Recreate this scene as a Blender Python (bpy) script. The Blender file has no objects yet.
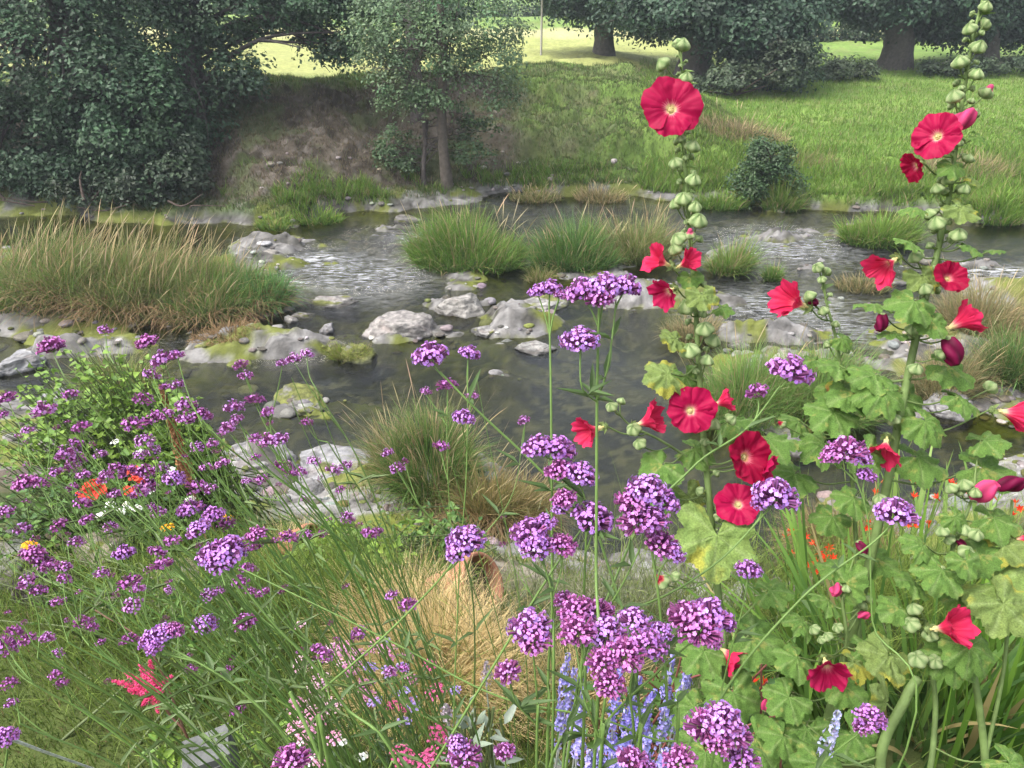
import bpy, math, random
import numpy as np
from mathutils import Vector, Quaternion, Matrix

# ------------------------------------------------------------------ camera, world, sun, exposure
SC = bpy.context.scene
COLL = SC.collection
FPX = 769.0
CAM = np.array([0.0, 0.0, 5.0])
PITCH = math.radians(28.9)
cp, sp = math.cos(PITCH), math.sin(PITCH)
cam_d = bpy.data.cameras.new("camera")
cam = bpy.data.objects.new("camera", cam_d)
COLL.objects.link(cam)
cam.location = CAM
cam.rotation_euler = (math.pi / 2 - PITCH, 0, 0)
cam_d.sensor_width = 36.0
cam_d.lens = 36.0 * FPX / 1024.0
cam_d.clip_start = 0.05
cam_d.clip_end = 1500
SC.camera = cam

SUN_EL, SUN_AZ = math.radians(58), math.radians(-105)     # azimuth measured from +Y (ahead) clockwise
w = bpy.data.worlds.new("World"); SC.world = w; w.use_nodes = True
nt = w.node_tree; nt.nodes.clear()
sky = nt.nodes.new("ShaderNodeTexSky"); sky.sky_type = 'NISHITA'; sky.sun_disc = False
sky.sun_elevation = SUN_EL; sky.sun_rotation = SUN_AZ; sky.dust_density = 6.0; sky.air_density = 1.0
hs = nt.nodes.new("ShaderNodeHueSaturation"); hs.inputs['Saturation'].default_value = 0.35; hs.inputs['Value'].default_value = 1.0
bg = nt.nodes.new("ShaderNodeBackground"); bg.inputs[1].default_value = 0.15
wo = nt.nodes.new("ShaderNodeOutputWorld")
nt.links.new(sky.outputs[0], hs.inputs['Color']); nt.links.new(hs.outputs[0], bg.inputs[0]); nt.links.new(bg.outputs[0], wo.inputs[0])
sl = bpy.data.lights.new("sun", 'SUN'); sl.energy = 0.65; sl.angle = math.radians(20); sl.color = (1.0, 0.965, 0.91)
so = bpy.data.objects.new("sun", sl); COLL.objects.link(so)
sdir = Vector((math.sin(SUN_AZ) * math.cos(SUN_EL), math.cos(SUN_AZ) * math.cos(SUN_EL), math.sin(SUN_EL)))
so.rotation_euler = sdir.to_track_quat('Z', 'Y').to_euler()
SC.view_settings.view_transform = 'Standard'
SC.view_settings.look = 'None'
SC.view_settings.gamma = 1.0
SC.view_settings.exposure = 1.6
SC.render.engine = 'CYCLES'
SC.cycles.use_denoising = True
SC.cycles.max_bounces = 6
SC.cycles.diffuse_bounces = 2
SC.cycles.glossy_bounces = 2
SC.cycles.transmission_bounces = 3
SC.cycles.transparent_max_bounces = 6
SC.cycles.caustics_reflective = False
SC.cycles.caustics_refractive = False

rng = np.random.default_rng(7)
random.seed(7)

# ------------------------------------------------------------------ helpers
def ray(px, py):
    u = (px - 512.0) / FPX; v = (384.0 - py) / FPX
    return np.array([u, cp + v * sp, -sp + v * cp])
def at_z(px, py, z=0.0):
    d = ray(px, py); t = (z - 5.0) / d[2]
    return CAM + d * t
def at_t(px, py, t):
    return CAM + ray(px, py) * t
def depth_of(p):
    return (p[1]) * cp - (p[2] - 5.0) * sp
RIGHT = np.array([1.0, 0, 0]); UPV = np.array([0, sp, cp]); BACK = np.array([0, -cp, sp])
def cv(x, y, z):                       # direction given as right / up / towards the viewer
    d = RIGHT * x + UPV * y + BACK * z
    return d / np.linalg.norm(d)

def _h(ix, iy, iz, seed):
    with np.errstate(over='ignore'):
        n = (ix.astype(np.int64) * 374761393 + iy.astype(np.int64) * 668265263 + iz.astype(np.int64) * 2147483647 + seed * 974634777)
        n = (n ^ (n >> 13)) * 1274126177
        n = n ^ (n >> 16)
    return (n & 0xffffff).astype(np.float64) / 0xffffff
def vnoise(p, seed=0):
    p = np.asarray(p, float); i = np.floor(p).astype(np.int64); f = p - i
    f = f * f * (3 - 2 * f); r = 0
    for dx in (0, 1):
        wx = f[..., 0] if dx else 1 - f[..., 0]
        for dy in (0, 1):
            wy = f[..., 1] if dy else 1 - f[..., 1]
            for dz in (0, 1):
                wz = f[..., 2] if dz else 1 - f[..., 2]
                r = r + wx * wy * wz * _h(i[..., 0] + dx, i[..., 1] + dy, i[..., 2] + dz, seed)
    return r
def fbm(p, scale=1.0, octv=4, seed=0):
    p = np.asarray(p, float) * scale; a = 0.5; s = 0; tot = 0
    for k in range(octv):
        s = s + a * vnoise(p + 17.3 * k, seed + k); tot += a; a *= 0.5; p = p * 2.03
    return s / tot
def sstep(a, b, x):
    t = np.clip((x - a) / (b - a), 0, 1); return t * t * (3 - 2 * t)
def rnd(a, b, n=None): return rng.uniform(a, b, n)

class G:
    """collects geometry; build() links it as one mesh object"""
    def __init__(s): s.V = []; s.Q = []; s.T = []; s.C = []; s.MQ = []; s.MT = []; s.n = 0
    def add(s, V, F, C, m=0):
        V = np.asarray(V, float).reshape(-1, 3); F = np.asarray(F, int)
        C = np.asarray(C, float)
        if C.ndim == 1: C = np.tile(C, (len(V), 1))
        s.V.append(V); s.C.append(C)
        if F.shape[1] == 4: s.Q.append(F + s.n); s.MQ.append(np.full(len(F), m))
        else: s.T.append(F + s.n); s.MT.append(np.full(len(F), m))
        s.n += len(V)
    def mesh(s, name, mats, smooth=True):
        V = np.concatenate(s.V); C = np.concatenate(s.C)
        Q = np.concatenate(s.Q) if s.Q else np.zeros((0, 4), int); T = np.concatenate(s.T) if s.T else np.zeros((0, 3), int)
        me = bpy.data.meshes.new(name)
        me.vertices.add(len(V)); me.vertices.foreach_set('co', V.astype(np.float32).ravel())
        li = np.concatenate([Q.ravel(), T.ravel()]).astype(np.int32)
        me.loops.add(len(li)); me.loops.foreach_set('vertex_index', li)
        ls = np.concatenate([np.arange(len(Q)) * 4, len(Q) * 4 + np.arange(len(T)) * 3]).astype(np.int32)
        me.polygons.add(len(ls)); me.polygons.foreach_set('loop_start', ls)
        mi = np.concatenate([np.concatenate(s.MQ) if s.MQ else np.zeros(0), np.concatenate(s.MT) if s.MT else np.zeros(0)]).astype(np.int32)
        if not isinstance(mats, (list, tuple)): mats = [mats]
        for m in mats: me.materials.append(m)
        me.update(calc_edges=True)
        me.polygons.foreach_set('material_index', mi)
        me.polygons.foreach_set('use_smooth', np.full(len(ls), bool(smooth)))
        ca = me.color_attributes.new('Col', 'FLOAT_COLOR', 'POINT')
        c4 = np.ones((len(V), 4), np.float32); c4[:, :3] = np.clip(C, 0, 1); ca.data.foreach_set('color', c4.ravel())
        return me
    def build(s, name, mats, parent=None, smooth=True):
        return link(name, s.mesh(name, mats, smooth), parent)
def link(name, me, parent=None):
    o = bpy.data.objects.new(name, me); COLL.objects.link(o)
    if parent is not None: o.parent = parent
    return o
def thing(name, label, cat, loc=(0, 0, 0), group=None):
    o = bpy.data.objects.new(name, None); COLL.objects.link(o); o.location = loc; o.empty_display_size = 0.1
    return tag(o, label, cat, group)
def tag(o, label, cat, group=None, kind=None):
    o['label'] = label; o['category'] = cat
    if group: o['group'] = group
    if kind: o['kind'] = kind
    return o
def struct(o, label=None):
    o['kind'] = 'structure'
    if label: o['label'] = label
    return o
def local(o, V): return np.asarray(V, float) - np.array(o.location)

def catmull(P, n=6):
    P = np.asarray(P, float)
    if len(P) < 3:
        t = np.linspace(0, 1, n + 1)[:, None]; return P[0] * (1 - t) + P[-1] * t
    Q = np.vstack([2 * P[0] - P[1], P, 2 * P[-1] - P[-2]]); out = []
    for i in range(1, len(Q) - 2):
        for k in range(n):
            t = k / n
            out.append(0.5 * ((2 * Q[i]) + (-Q[i-1] + Q[i+1]) * t + (2*Q[i-1] - 5*Q[i] + 4*Q[i+1] - Q[i+2]) * t*t + (-Q[i-1] + 3*Q[i] - 3*Q[i+1] + Q[i+2]) * t**3))
    out.append(P[-1]); return np.array(out)
def tube(g, P, R, C, sides=6, m=0, cap=True, jitter=0.0):
    P = np.asarray(P, float); n = len(P)
    R = np.interp(np.linspace(0, 1, n), np.linspace(0, 1, len(np.atleast_1d(R))), np.atleast_1d(R)) if np.ndim(R) else np.full(n, R)
    T = np.gradient(P, axis=0); T /= np.linalg.norm(T, axis=1)[:, None] + 1e-9
    ref = np.array([0.31, 0.87, 0.11]) if abs(T[:, 2]).mean() > 0.6 else np.array([0.1, 0.05, 1.0])
    A = np.cross(T, ref); A /= np.linalg.norm(A, axis=1)[:, None] + 1e-9
    B = np.cross(T, A)
    th = np.linspace(0, 2 * np.pi, sides, endpoint=False)
    rr = R[:, None] * (1 + (rng.normal(0, jitter, (n, sides)) if jitter else 0))
    V = P[:, None, :] + rr[..., None] * (np.cos(th)[None, :, None] * A[:, None, :] + np.sin(th)[None, :, None] * B[:, None, :])
    i, j = np.meshgrid(np.arange(n - 1), np.arange(sides), indexing='ij'); k = (j + 1) % sides
    F = np.stack([i * sides + j, i * sides + k, (i + 1) * sides + k, (i + 1) * sides + j], -1).reshape(-1, 4)
    C = np.asarray(C, float)
    if C.ndim == 2: C = np.repeat(np.stack([np.interp(np.linspace(0, 1, n), np.linspace(0, 1, len(C)), C[:, q]) for q in range(3)], 1), sides, axis=0)
    g.add(V.reshape(-1, 3), F, C, m)
    if cap:
        g.add(np.vstack([V[-1], P[-1] + T[-1] * R[-1] * 0.4]), [[q, (q + 1) % sides, sides] for q in range(sides)], C if C.ndim == 1 else C[-1], m)

def blades(g, P, L, W, az, lean, bend, cb, ct, segs=3, m=0, prof=None, twist=None):
    """grass blades / strap leaves: all arguments are arrays of length N (or scalars)"""
    P = np.asarray(P, float); N = len(P)
    f = lambda a: np.broadcast_to(np.asarray(a, float), (N,))
    L, W, az, lean, bend = map(f, (L, W, az, lean, bend))
    d = np.stack([np.cos(az), np.sin(az), 0 * az], 1)
    tw = rng.uniform(0, np.pi, N) if twist is None else f(twist) + az
    wv = np.stack([np.cos(tw + np.pi / 2), np.sin(tw + np.pi / 2), 0 * az], 1)
    t = np.linspace(0, 1, segs + 1)
    if prof is None: prof = np.clip(1.0 - t ** 1.7, 0.04, 1) * np.clip(0.55 + 2 * t, 0, 1)
    else: prof = np.interp(t, np.linspace(0, 1, len(prof)), prof)
    V = np.zeros((N, segs + 1, 2, 3)); pos = P.copy()
    for k in range(segs + 1):
        if k:
            phi = lean + bend * (t[k] + t[k - 1]) / 2
            pos = pos + (L / segs)[:, None] * (np.sin(phi)[:, None] * d + np.cos(phi)[:, None] * np.array([0, 0, 1.0]))
        ww = (W * prof[k] / 2)[:, None] * wv
        V[:, k, 0] = pos - ww; V[:, k, 1] = pos + ww
    cb = np.broadcast_to(np.asarray(cb, float), (N, 3)); ct = np.broadcast_to(np.asarray(ct, float), (N, 3))
    C = cb[:, None, None, :] * (1 - t)[None, :, None, None] + ct[:, None, None, :] * t[None, :, None, None]
    C = np.broadcast_to(C, (N, segs + 1, 2, 3))
    b = (np.arange(N) * (segs + 1) * 2)[:, None]; k = np.arange(segs)[None, :] * 2
    F = np.stack([b + k, b + k + 1, b + k + 3, b + k + 2], -1).reshape(-1, 4)
    g.add(V.reshape(-1, 3), F, C.reshape(-1, 3), m)

def unit(a): return a / (np.linalg.norm(a, axis=-1, keepdims=True) + 1e-9)
def leaves4(g, P, L, W, col, nrm, m=0):
    """diamond leaves for distant crowns"""
    P = np.asarray(P, float); N = len(P)
    d = unit(np.cross(nrm, rng.normal(size=(N, 3)))); s = unit(np.cross(nrm, d))
    L = np.broadcast_to(L, (N,))[:, None]; W = np.broadcast_to(W, (N,))[:, None]
    V = np.stack([P - d * L / 2, P + s * W / 2 + d * L * .06, P + d * L / 2 - nrm * L * .12, P - s * W / 2 + d * L * .06], 1)
    F = np.arange(N * 4).reshape(N, 4)
    g.add(V.reshape(-1, 3), F, np.repeat(np.broadcast_to(col, (N, 3)), 4, axis=0), m)
def leaves6(g, P, d, nrm, L, W, col, fold=0.25, droop=0.2, m=0, wide=0.5):
    """folded leaves: base at P, growing along d"""
    P = np.asarray(P, float); N = len(P); d = unit(np.broadcast_to(d, (N, 3))); nrm = np.broadcast_to(nrm, (N, 3))
    s = unit(np.cross(d, nrm)); nn = unit(np.cross(s, d))
    L = np.broadcast_to(L, (N,))[:, None]; W = np.broadcast_to(W, (N,))[:, None]
    a = P; tip = P + d * L - nn * L * droop
    m1 = P + d * L * .45 - nn * L * droop * .1
    l1 = P + d * L * .3 + s * W * .5 + nn * W * fold; l2 = P + d * L * (.3 + wide * .7) + s * W * .36 + nn * (W * fold * .6 - L * droop * .5)
    r1 = P + d * L * .3 - s * W * .5 + nn * W * fold; r2 = P + d * L * (.3 + wide * .7) - s * W * .36 + nn * (W * fold * .6 - L * droop * .5)
    V = np.stack([a, l1, l2, tip, r2, r1], 1)
    b = (np.arange(N) * 6)[:, None]
    F = np.concatenate([b + np.array([0, 1, 2, 3]), b + np.array([0, 3, 4, 5])])
    g.add(V.reshape(-1, 3), F, np.repeat(np.broadcast_to(col, (N, 3)), 6, axis=0), m)
def vary(c, n, v=0.18, hue=0.06):
    c = np.asarray(c, float); k = rng.normal(1, v, (n, 1)).clip(.45, 1.7)
    return (c * k * (1 + rng.normal(0, hue, (n, 3)))).clip(0.002, 1)
def mixc(a, b, f): return np.asarray(a, float) * (1 - np.asarray(f)[:, None]) + np.asarray(b, float) * np.asarray(f)[:, None]

# ------------------------------------------------------------------ materials
def nodes(name):
    m = bpy.data.materials.new(name); m.use_nodes = True; t = m.node_tree; t.nodes.clear(); return m, t
def N_(t, typ, **kw):
    n = t.nodes.new(typ)
    for k, v in kw.items():
        if k in n.inputs: n.inputs[k].default_value = v
        else: setattr(n, k, v)
    return n
def mat_leaf(name, transl=0.35, rough=0.55, spec=0.25, vein=0.0, bump=0.0, nscale=60.0):
    m, t = nodes(name); L = t.links.new
    at = N_(t, 'ShaderNodeAttribute', attribute_name='Col')
    col = at.outputs['Color']
    if vein:
        tc = N_(t, 'ShaderNodeTexCoord'); nz = N_(t, 'ShaderNodeTexNoise', Scale=nscale, Detail=4.0)
        L(tc.outputs['Object'], nz.inputs['Vector'])
        mr = N_(t, 'ShaderNodeMapRange'); mr.inputs[1].default_value = .3; mr.inputs[2].default_value = .7; mr.inputs[3].default_value = 1 - vein; mr.inputs[4].default_value = 1 + vein
        L(nz.outputs[0], mr.inputs[0])
        mx = N_(t, 'ShaderNodeVectorMath', operation='SCALE'); L(col, mx.inputs[0]); L(mr.outputs[0], mx.inputs['Scale']); col = mx.outputs[0]
    p = N_(t, 'ShaderNodeBsdfPrincipled', Roughness=rough); p.inputs['Specular IOR Level'].default_value = spec
    L(col, p.inputs['Base Color'])
    if bump:
        tc2 = N_(t, 'ShaderNodeTexCoord'); nb = N_(t, 'ShaderNodeTexNoise', Scale=nscale * 1.5, Detail=3.0); L(tc2.outputs['Object'], nb.inputs['Vector'])
        bp = N_(t, 'ShaderNodeBump', Strength=bump, Distance=0.01); L(nb.outputs[0], bp.inputs['Height']); L(bp.outputs[0], p.inputs['Normal'])
    tr = N_(t, 'ShaderNodeBsdfTranslucent'); L(col, tr.inputs[0])
    mx = N_(t, 'ShaderNodeMixShader'); mx.inputs[0].default_value = transl
    o = N_(t, 'ShaderNodeOutputMaterial'); L(p.outputs[0], mx.inputs[1]); L(tr.outputs[0], mx.inputs[2]); L(mx.outputs[0], o.inputs[0])
    return m
def mat_solid(name, rough=0.8, nscale=20.0, var=0.3, bump=0.3, bdist=0.01, spec=0.3):
    """Col attribute times procedural noise, with bump"""
    m, t = nodes(name); L = t.links.new
    at = N_(t, 'ShaderNodeAttribute', attribute_name='Col'); tc = N_(t, 'ShaderNodeTexCoord')
    nz = N_(t, 'ShaderNodeTexNoise', Scale=nscale, Detail=8.0, Roughness=0.65); L(tc.outputs['Object'], nz.inputs['Vector'])
    mr = N_(t, 'ShaderNodeMapRange'); mr.inputs[1].default_value = .25; mr.inputs[2].default_value = .75; mr.inputs[3].default_value = 1 - var; mr.inputs[4].default_value = 1 + var
    L(nz.outputs[0], mr.inputs[0])
    mx = N_(t, 'ShaderNodeVectorMath', operation='SCALE'); L(at.outputs['Color'], mx.inputs[0]); L(mr.outputs[0], mx.inputs['Scale'])
    p = N_(t, 'ShaderNodeBsdfPrincipled', Roughness=rough); p.inputs['Specular IOR Level'].default_value = spec
    L(mx.outputs[0], p.inputs['Base Color'])
    bp = N_(t, 'ShaderNodeBump', Strength=bump, Distance=bdist); L(nz.outputs[0], bp.inputs['Height']); L(bp.outputs[0], p.inputs['Normal'])
    o = N_(t, 'ShaderNodeOutputMaterial'); L(p.outputs[0], o.inputs[0]); return m
M_CROWN = mat_leaf('tree_leaf', 0.25, 0.5, 0.35)
M_GRASS = mat_leaf('grass_blade', 0.3, 0.6, 0.2)
M_LEAF = mat_leaf('garden_leaf', 0.3, 0.5, 0.3)
M_HLEAF = mat_leaf('hollyhock_leaf', 0.25, 0.6, 0.25, vein=0.3, bump=0.5, nscale=25)
M_PETAL = mat_leaf('hollyhock_petal', 0.3, 0.55, 0.15)
M_VERB = mat_leaf('verbena_floret', 0.2, 0.6, 0.15)
M_STEM = mat_solid('green_stem', 0.5, 60, 0.2, 0.1, 0.002)
M_BARK = mat_solid('bark', 0.9, 9, 0.45, 0.8, 0.05)
M_CLAY = mat_solid('terracotta', 0.85, 14, 0.25, 0.2, 0.005)
M_ROCK = mat_solid('river_rock', 0.75, 8, 0.6, 1.0, 0.07)
M_WOOD = mat_solid('grey_wood', 0.9, 30, 0.35, 0.5, 0.01)
# ------------------------------------------------------------------ terrain
def wl(pts): 
    P = np.array([at_z(a, b, 0.0)[:2] for a, b in pts]); o = np.argsort(P[:, 0]); return P[o, 0], P[o, 1]
NX, NY = wl([(-200, 330), (-60, 365), (0, 385), (60, 425), (130, 450), (210, 452), (300, 478), (400, 500), (490, 520), (545, 535), (600, 562), (680, 592), (760, 590), (850, 545), (930, 500), (1024, 455), (1150, 420)])
FX, FY = wl([(-300, 215), (0, 212), (120, 216), (200, 222), (300, 224), (380, 212), (430, 203), (520, 196), (600, 198), (700, 203), (770, 208), (850, 213), (930, 214), (1024, 222), (1300, 225)])
MOUNDS = []   # (x, y, rx, ry, h): low islands and shelves in the river
def mound(px, py, wpx, dpx, h):
    c = at_z(px, py, 0); t = depth_of(c); ry = abs(at_z(px, py - dpx, 0)[1] - at_z(px, py + dpx, 0)[1]) / 2
    MOUNDS.append((c[0], c[1], wpx * t / FPX, ry, h))
for a in [(90, 300, 150, 34, .62), (215, 305, 80, 26, .5), (30, 270, 120, 25, .5), (470, 265, 58, 26, .42), (590, 262, 80, 26, .45), (665, 262, 40, 22, .3),
          (730, 262, 24, 12, .35), (772, 275, 12, 7, .3), (450, 478, 75, 34, .5), (395, 495, 100, 22, .42), (780, 395, 100, 42, .45), (700, 300, 60, 8, .22),
          (985, 375, 90, 50, .6), (880, 232, 45, 14, .42), (1010, 300, 50, 14, .4), (845, 515, 40, 24, .55), (300, 345, 60, 14, .3), (380, 335, 60, 12, .3), (525, 320, 42, 16, .34), (508, 375, 36, 8, .3),
          (250, 345, 70, 10, .30), (300, 405, 34, 12, .3), (215, 355, 50, 9, .24), (640, 300, 60, 9, .28), (750, 335, 70, 9, .26), (850, 300, 60, 8, .24), (960, 265, 60, 4, .2), (620, 585, 60, 12, .3),
          (270, 245, 50, 8, .28), (250, 265, 46, 8, .3), (120, 345, 50, 8, .28), (60, 352, 40, 6, .3), (900, 400, 60, 20, .35), (780, 240, 26, 5, .22), (460, 305, 40, 6, .28), (590, 335, 30, 5, .24), (230, 385, 30, 7, .25), (240, 470, 70, 16, .5)]:
    mound(*a)
SHELVES = []
for (a, b, w_, d_) in [(285, 262, 100, 40), (400, 236, 90, 20), (240, 352, 130, 28), (470, 322, 120, 34), (330, 405, 90, 36), (650, 300, 90, 26), (775, 245, 110, 44), (780, 335, 110, 50), (950, 280, 110, 30), (120, 352, 120, 20), (30, 350, 60, 16), (700, 560, 60, 20), (300, 300, 40, 20), (900, 330, 90, 30), (350, 440, 60, 20)]:
    c = at_z(a, b, 0); tt = depth_of(c); SHELVES.append((c[0], c[1], w_ * tt / FPX, abs(at_z(a, b - d_, 0)[1] - at_z(a, b + d_, 0)[1]) / 2))
def height(x, y, detail=True):
    x = np.asarray(x, float); y = np.asarray(y, float)
    p = np.stack([x, y, 0 * x], -1)
    yn = np.interp(x, NX, NY); yf = np.interp(x, FX, FY)
    if detail:
        n1 = fbm(p, 0.9, 4, 3); n2 = fbm(p, 3.5, 3, 11); yn = yn + (n1 - .5) * .8; yf = yf + (fbm(p, .8, 4, 5) - .5) * 1.6
    else: n1 = n2 = 0.5
    # garden side
    s = np.clip((yn - y) / np.maximum(yn - 2.3, .5), 0, 1)
    zg = 2.6 * s ** 1.25 * np.where(x < 0, 1, 1) + (n2 - .5) * .10 * (s > 0) * (y > 1.8)
    # river bed
    dn = np.minimum(y - yn, yf - y)
    zr = -0.05 - np.clip(dn * .45, 0, .27) + (n1 - .5) * .22 + (n2 - .5) * .12
    sh = 0 * x
    for c_ in SHELVES: sh = np.maximum(sh, np.exp(-np.minimum(((x - c_[0]) / c_[2]) ** 2 + ((y - c_[1]) / c_[3]) ** 2, 20) ** 1.5))
    if detail:
        n3 = fbm(p * [1, 2.0, 1], 1.5, 4, 77); n4 = fbm(p, 7.0, 3, 78)
        zr = zr + sh * (.20 + (n3 - .5) * .36 + (fbm(p * [.8, 2.4, 1], 3.0, 4, 82) - .5) * .30 + (n4 - .5) * .15 + (fbm(p, 19, 2, 79) - .5) * .07)
    # far side
    d = y - yf
    left = np.interp(d, [0, .35, 1.0, 2.6, 4.3, 5.6, 9, 30], [0, .25, .42, 1.1, 1.95, 2.2, 1.55, 1.2])
    mid = np.interp(d, [0, .5, 2.2, 2.5, 4.6, 5.0, 7.2, 11, 30], [0, .2, .55, .95, 1.55, 1.85, 2.15, 1.6, 1.2])
    right = np.interp(d, [0, .25, 3, 8, 16, 30], [0, .28, .5, .85, 1.15, 1.2])
    wm = sstep(-1.5, 1.0, x); wr = sstep(3.2, 7.5, x)
    if detail: mid = mid + (n1 - .5) * .25 * sstep(0, 1, d)
    zf = (left * (1 - wm) + mid * wm) * (1 - wr) + right * wr
    zf = zf + (sstep(.3, 2, d) * (n1 - .5) * .35 + sstep(.0, .5, d) * (n2 - .5) * .14) * np.where(d > 9, .4, 1)
    rid = 1 - np.abs(fbm(p * [1, 1.6, 1], 1.6, 4, 123) - .5) * 4
    if detail: zf = zf + (rid - .3) * .16 * sstep(.5, 1.2, d) * (1 - sstep(4.5, 7, d)) * (1 - wr) + (fbm(p, 6, 3, 124) - .5) * .12 * sstep(.2, .6, d) * (1 - sstep(4.5, 7, d)) * (1 - wr)
    zf = zf + np.clip(y - 52, 0, None) * .055 + np.clip(y - 110, 0, None) * .06 + sstep(0, 1, (y - 46) / 20) * (fbm(p, .03, 2, 9) - .5) * 1.2
    z = np.where(y < yn, zg, np.where(y > yf, zf, zr))
    # islands / shelves
    add = 0 * z
    for mx_, my_, rx, ry, h in MOUNDS:
        r2 = ((x - mx_) / rx) ** 2 + ((y - my_) / ry) ** 2
        add = np.maximum(add, h * np.exp(-np.minimum(r2, 20) ** 1.4))
    z = z + add * np.where((y > yn) & (y < yf), 1, .3) * (0.75 + .5 * n1)
    return z
def soil_at(x, y): return float(height(np.array([x]), np.array([y]))[0])
def on_ground(px, py):                 # first hit of the pixel's ray with the terrain
    t = np.concatenate([np.linspace(1.5, 12, 400), np.linspace(12, 90, 900)])
    P = CAM + ray(px, py)[None, :] * t[:, None]
    h = height(P[:, 0], P[:, 1]); k = np.argmax(P[:, 2] < h)
    return np.array([P[k, 0], P[k, 1], max(h[k], 0)])

def axis(segs):
    out = [np.linspace(a, b, n, endpoint=False) for a, b, n in segs]; return np.concatenate(out + [[segs[-1][1]]])
gx = axis([(-260, -60, 25), (-60, -16, 50), (-16, -7, 90), (-7, 9, 270), (9, 18, 80), (18, 60, 45), (60, 260, 25)])
gy = axis([(-8, 1.5, 20), (1.5, 20, 330), (20, 28, 90), (28, 45, 80), (45, 90, 60), (90, 420, 40)])
X, Y = np.meshgrid(gx, gy, indexing='ij'); Z = height(X, Y)
Vt = np.stack([X, Y, Z], -1).reshape(-1, 3)
# what the ground is made of (soil, mud, stone, turf), decided by place
x, y, z = Vt.T; p = Vt * [1, 1, 0]
yn = np.interp(x, NX, NY); yf = np.interp(x, FX, FY)
na = fbm(p, .7, 5, 21); nb = fbm(p, 2.6, 4, 31); nc = fbm(p, 9, 3, 41); nd = fbm(p, 22, 2, 51)
def M(c): return np.tile(np.asarray(c, float), (len(x), 1))
def lerp(A, B, f): return A * (1 - f[:, None]) + B * f[:, None]
bed = lerp(M((.020, .024, .008)), M((.075, .074, .032)), sstep(.4, .65, nb))
bed = lerp(bed, M((.16, .15, .11)), sstep(.56, .64, nc) * .8)
bed = lerp(bed, M((.17, .19, .03)), sstep(.47, .57, fbm(p, 1.6, 4, 61)) * sstep(-.30, -.02, z) * .85)
stone = lerp(M((.22, .21, .20)), M((.36, .35, .34)), sstep(.35, .7, nc)); stone = lerp(stone, M((.10, .095, .08)), sstep(.55, .68, nb) * .8)
stone = stone * (1 - .6 * sstep(.03, .0, np.abs(fbm(p * [1, 1.7, 1], 4.5, 4, 131) - .5)))[:, None] * (.7 + .6 * fbm(p, 30, 2, 133))[:, None]
stone = lerp(stone, M((.20, .23, .035)), sstep(.47, .57, fbm(p, 1.9, 4, 71)) * .9)
soil = lerp(M((.085, .06, .045)), M((.16, .12, .09)), sstep(.35, .65, nb)); soil = lerp(soil, M((.24, .21, .18)), sstep(.6, .72, nc) * .5)
turf = lerp(M((.065, .11, .028)), M((.11, .16, .04)), sstep(.35, .65, nb)); turf = lerp(turf, M((.15, .13, .06)), sstep(.55, .75, nc) * .5)
col = bed.copy()
inriv = (y > yn + .15) & (y < yf - .1)
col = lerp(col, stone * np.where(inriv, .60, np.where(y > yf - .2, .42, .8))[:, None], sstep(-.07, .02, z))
garden = lerp(soil * .8, turf * .55, sstep(.42, .56, na)); gf = sstep(.25, .7, z) * (y < yn)
garden = lerp(garden, lerp(M((.30, .26, .21)), M((.18, .15, .11)), sstep(.4, .6, nc)), sstep(.45, .55, nb) * sstep(-1.6, -.8, x) * (1 - sstep(1.0, 2, x)) * sstep(3.5, 4.5, y))
lawn = lerp(M((.050, .075, .018)), M((.09, .115, .028)), nb); garden = lerp(garden, lawn, (1 - sstep(2.5, 2.8, y)) * (1 - sstep(-.9, -.6, x)))
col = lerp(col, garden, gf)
d = y - yf
ff = sstep(.05, .35, z) * (d > -.3)
earth = lerp(M((.042, .034, .025)), M((.085, .070, .053)), sstep(.38, .66, nb)); earth = lerp(earth, M((.15, .135, .12)), sstep(.58, .68, nc) * .5)  # earth tones darkened to paint in the shade of the alder canopy
earth = lerp(earth, M((.065, .085, .03)), sstep(.50, .62, fbm(p * [1, 1.8, 1], 1.3, 4, 88)) * .7)
brown = (1 - sstep(-1.0, .9, x + (na - .5) * 3)) * (1 - sstep(4.4, 5.4, d + (nb - .5) * 1.6)) * sstep(.1, .5, d)
scars = sstep(.56, .64, fbm(p * [1, 2.2, 1], .55, 4, 81)) * (1 - sstep(6, 9, d)) * .45
meadow = lerp(M((.11, .185, .035)), M((.155, .24, .05)), sstep(.35, .65, na)); meadow = lerp(meadow, M((.17, .17, .07)), sstep(.5, .7, nb) * .5)
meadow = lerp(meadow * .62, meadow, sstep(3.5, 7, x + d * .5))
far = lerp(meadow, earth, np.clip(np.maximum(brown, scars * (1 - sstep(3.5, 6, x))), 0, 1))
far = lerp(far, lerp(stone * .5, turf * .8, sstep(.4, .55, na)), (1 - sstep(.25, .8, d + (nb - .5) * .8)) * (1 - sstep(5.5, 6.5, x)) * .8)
far = lerp(far, M((.30, .31, .11)), sstep(26, 30, y) * (1 - sstep(48, 55, y)) * (1 - sstep(7, 11, x + (na - .5) * 4)) * .8)
far = lerp(far, M((.38, .36, .18)), sstep(46, 47, y) * (1 - sstep(52, 53, y)) * .7)
far = lerp(far, lerp(M((.15, .24, .06)), M((.19, .27, .08)), na), sstep(57, 58, y))
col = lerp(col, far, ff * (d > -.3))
col *= (0.82 + .36 * nd)[:, None]
nx_, ny_ = X.shape; I, J = np.meshgrid(np.arange(nx_ - 1), np.arange(ny_ - 1), indexing='ij')
F = np.stack([I * ny_ + J, (I + 1) * ny_ + J, (I + 1) * ny_ + J + 1, I * ny_ + J + 1], -1).reshape(-1, 4)
g = G(); g.add(Vt, F, col)
M_GROUND = mat_solid('ground', 0.85, 6, 0.3, 0.7, 0.06, .2)
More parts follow.
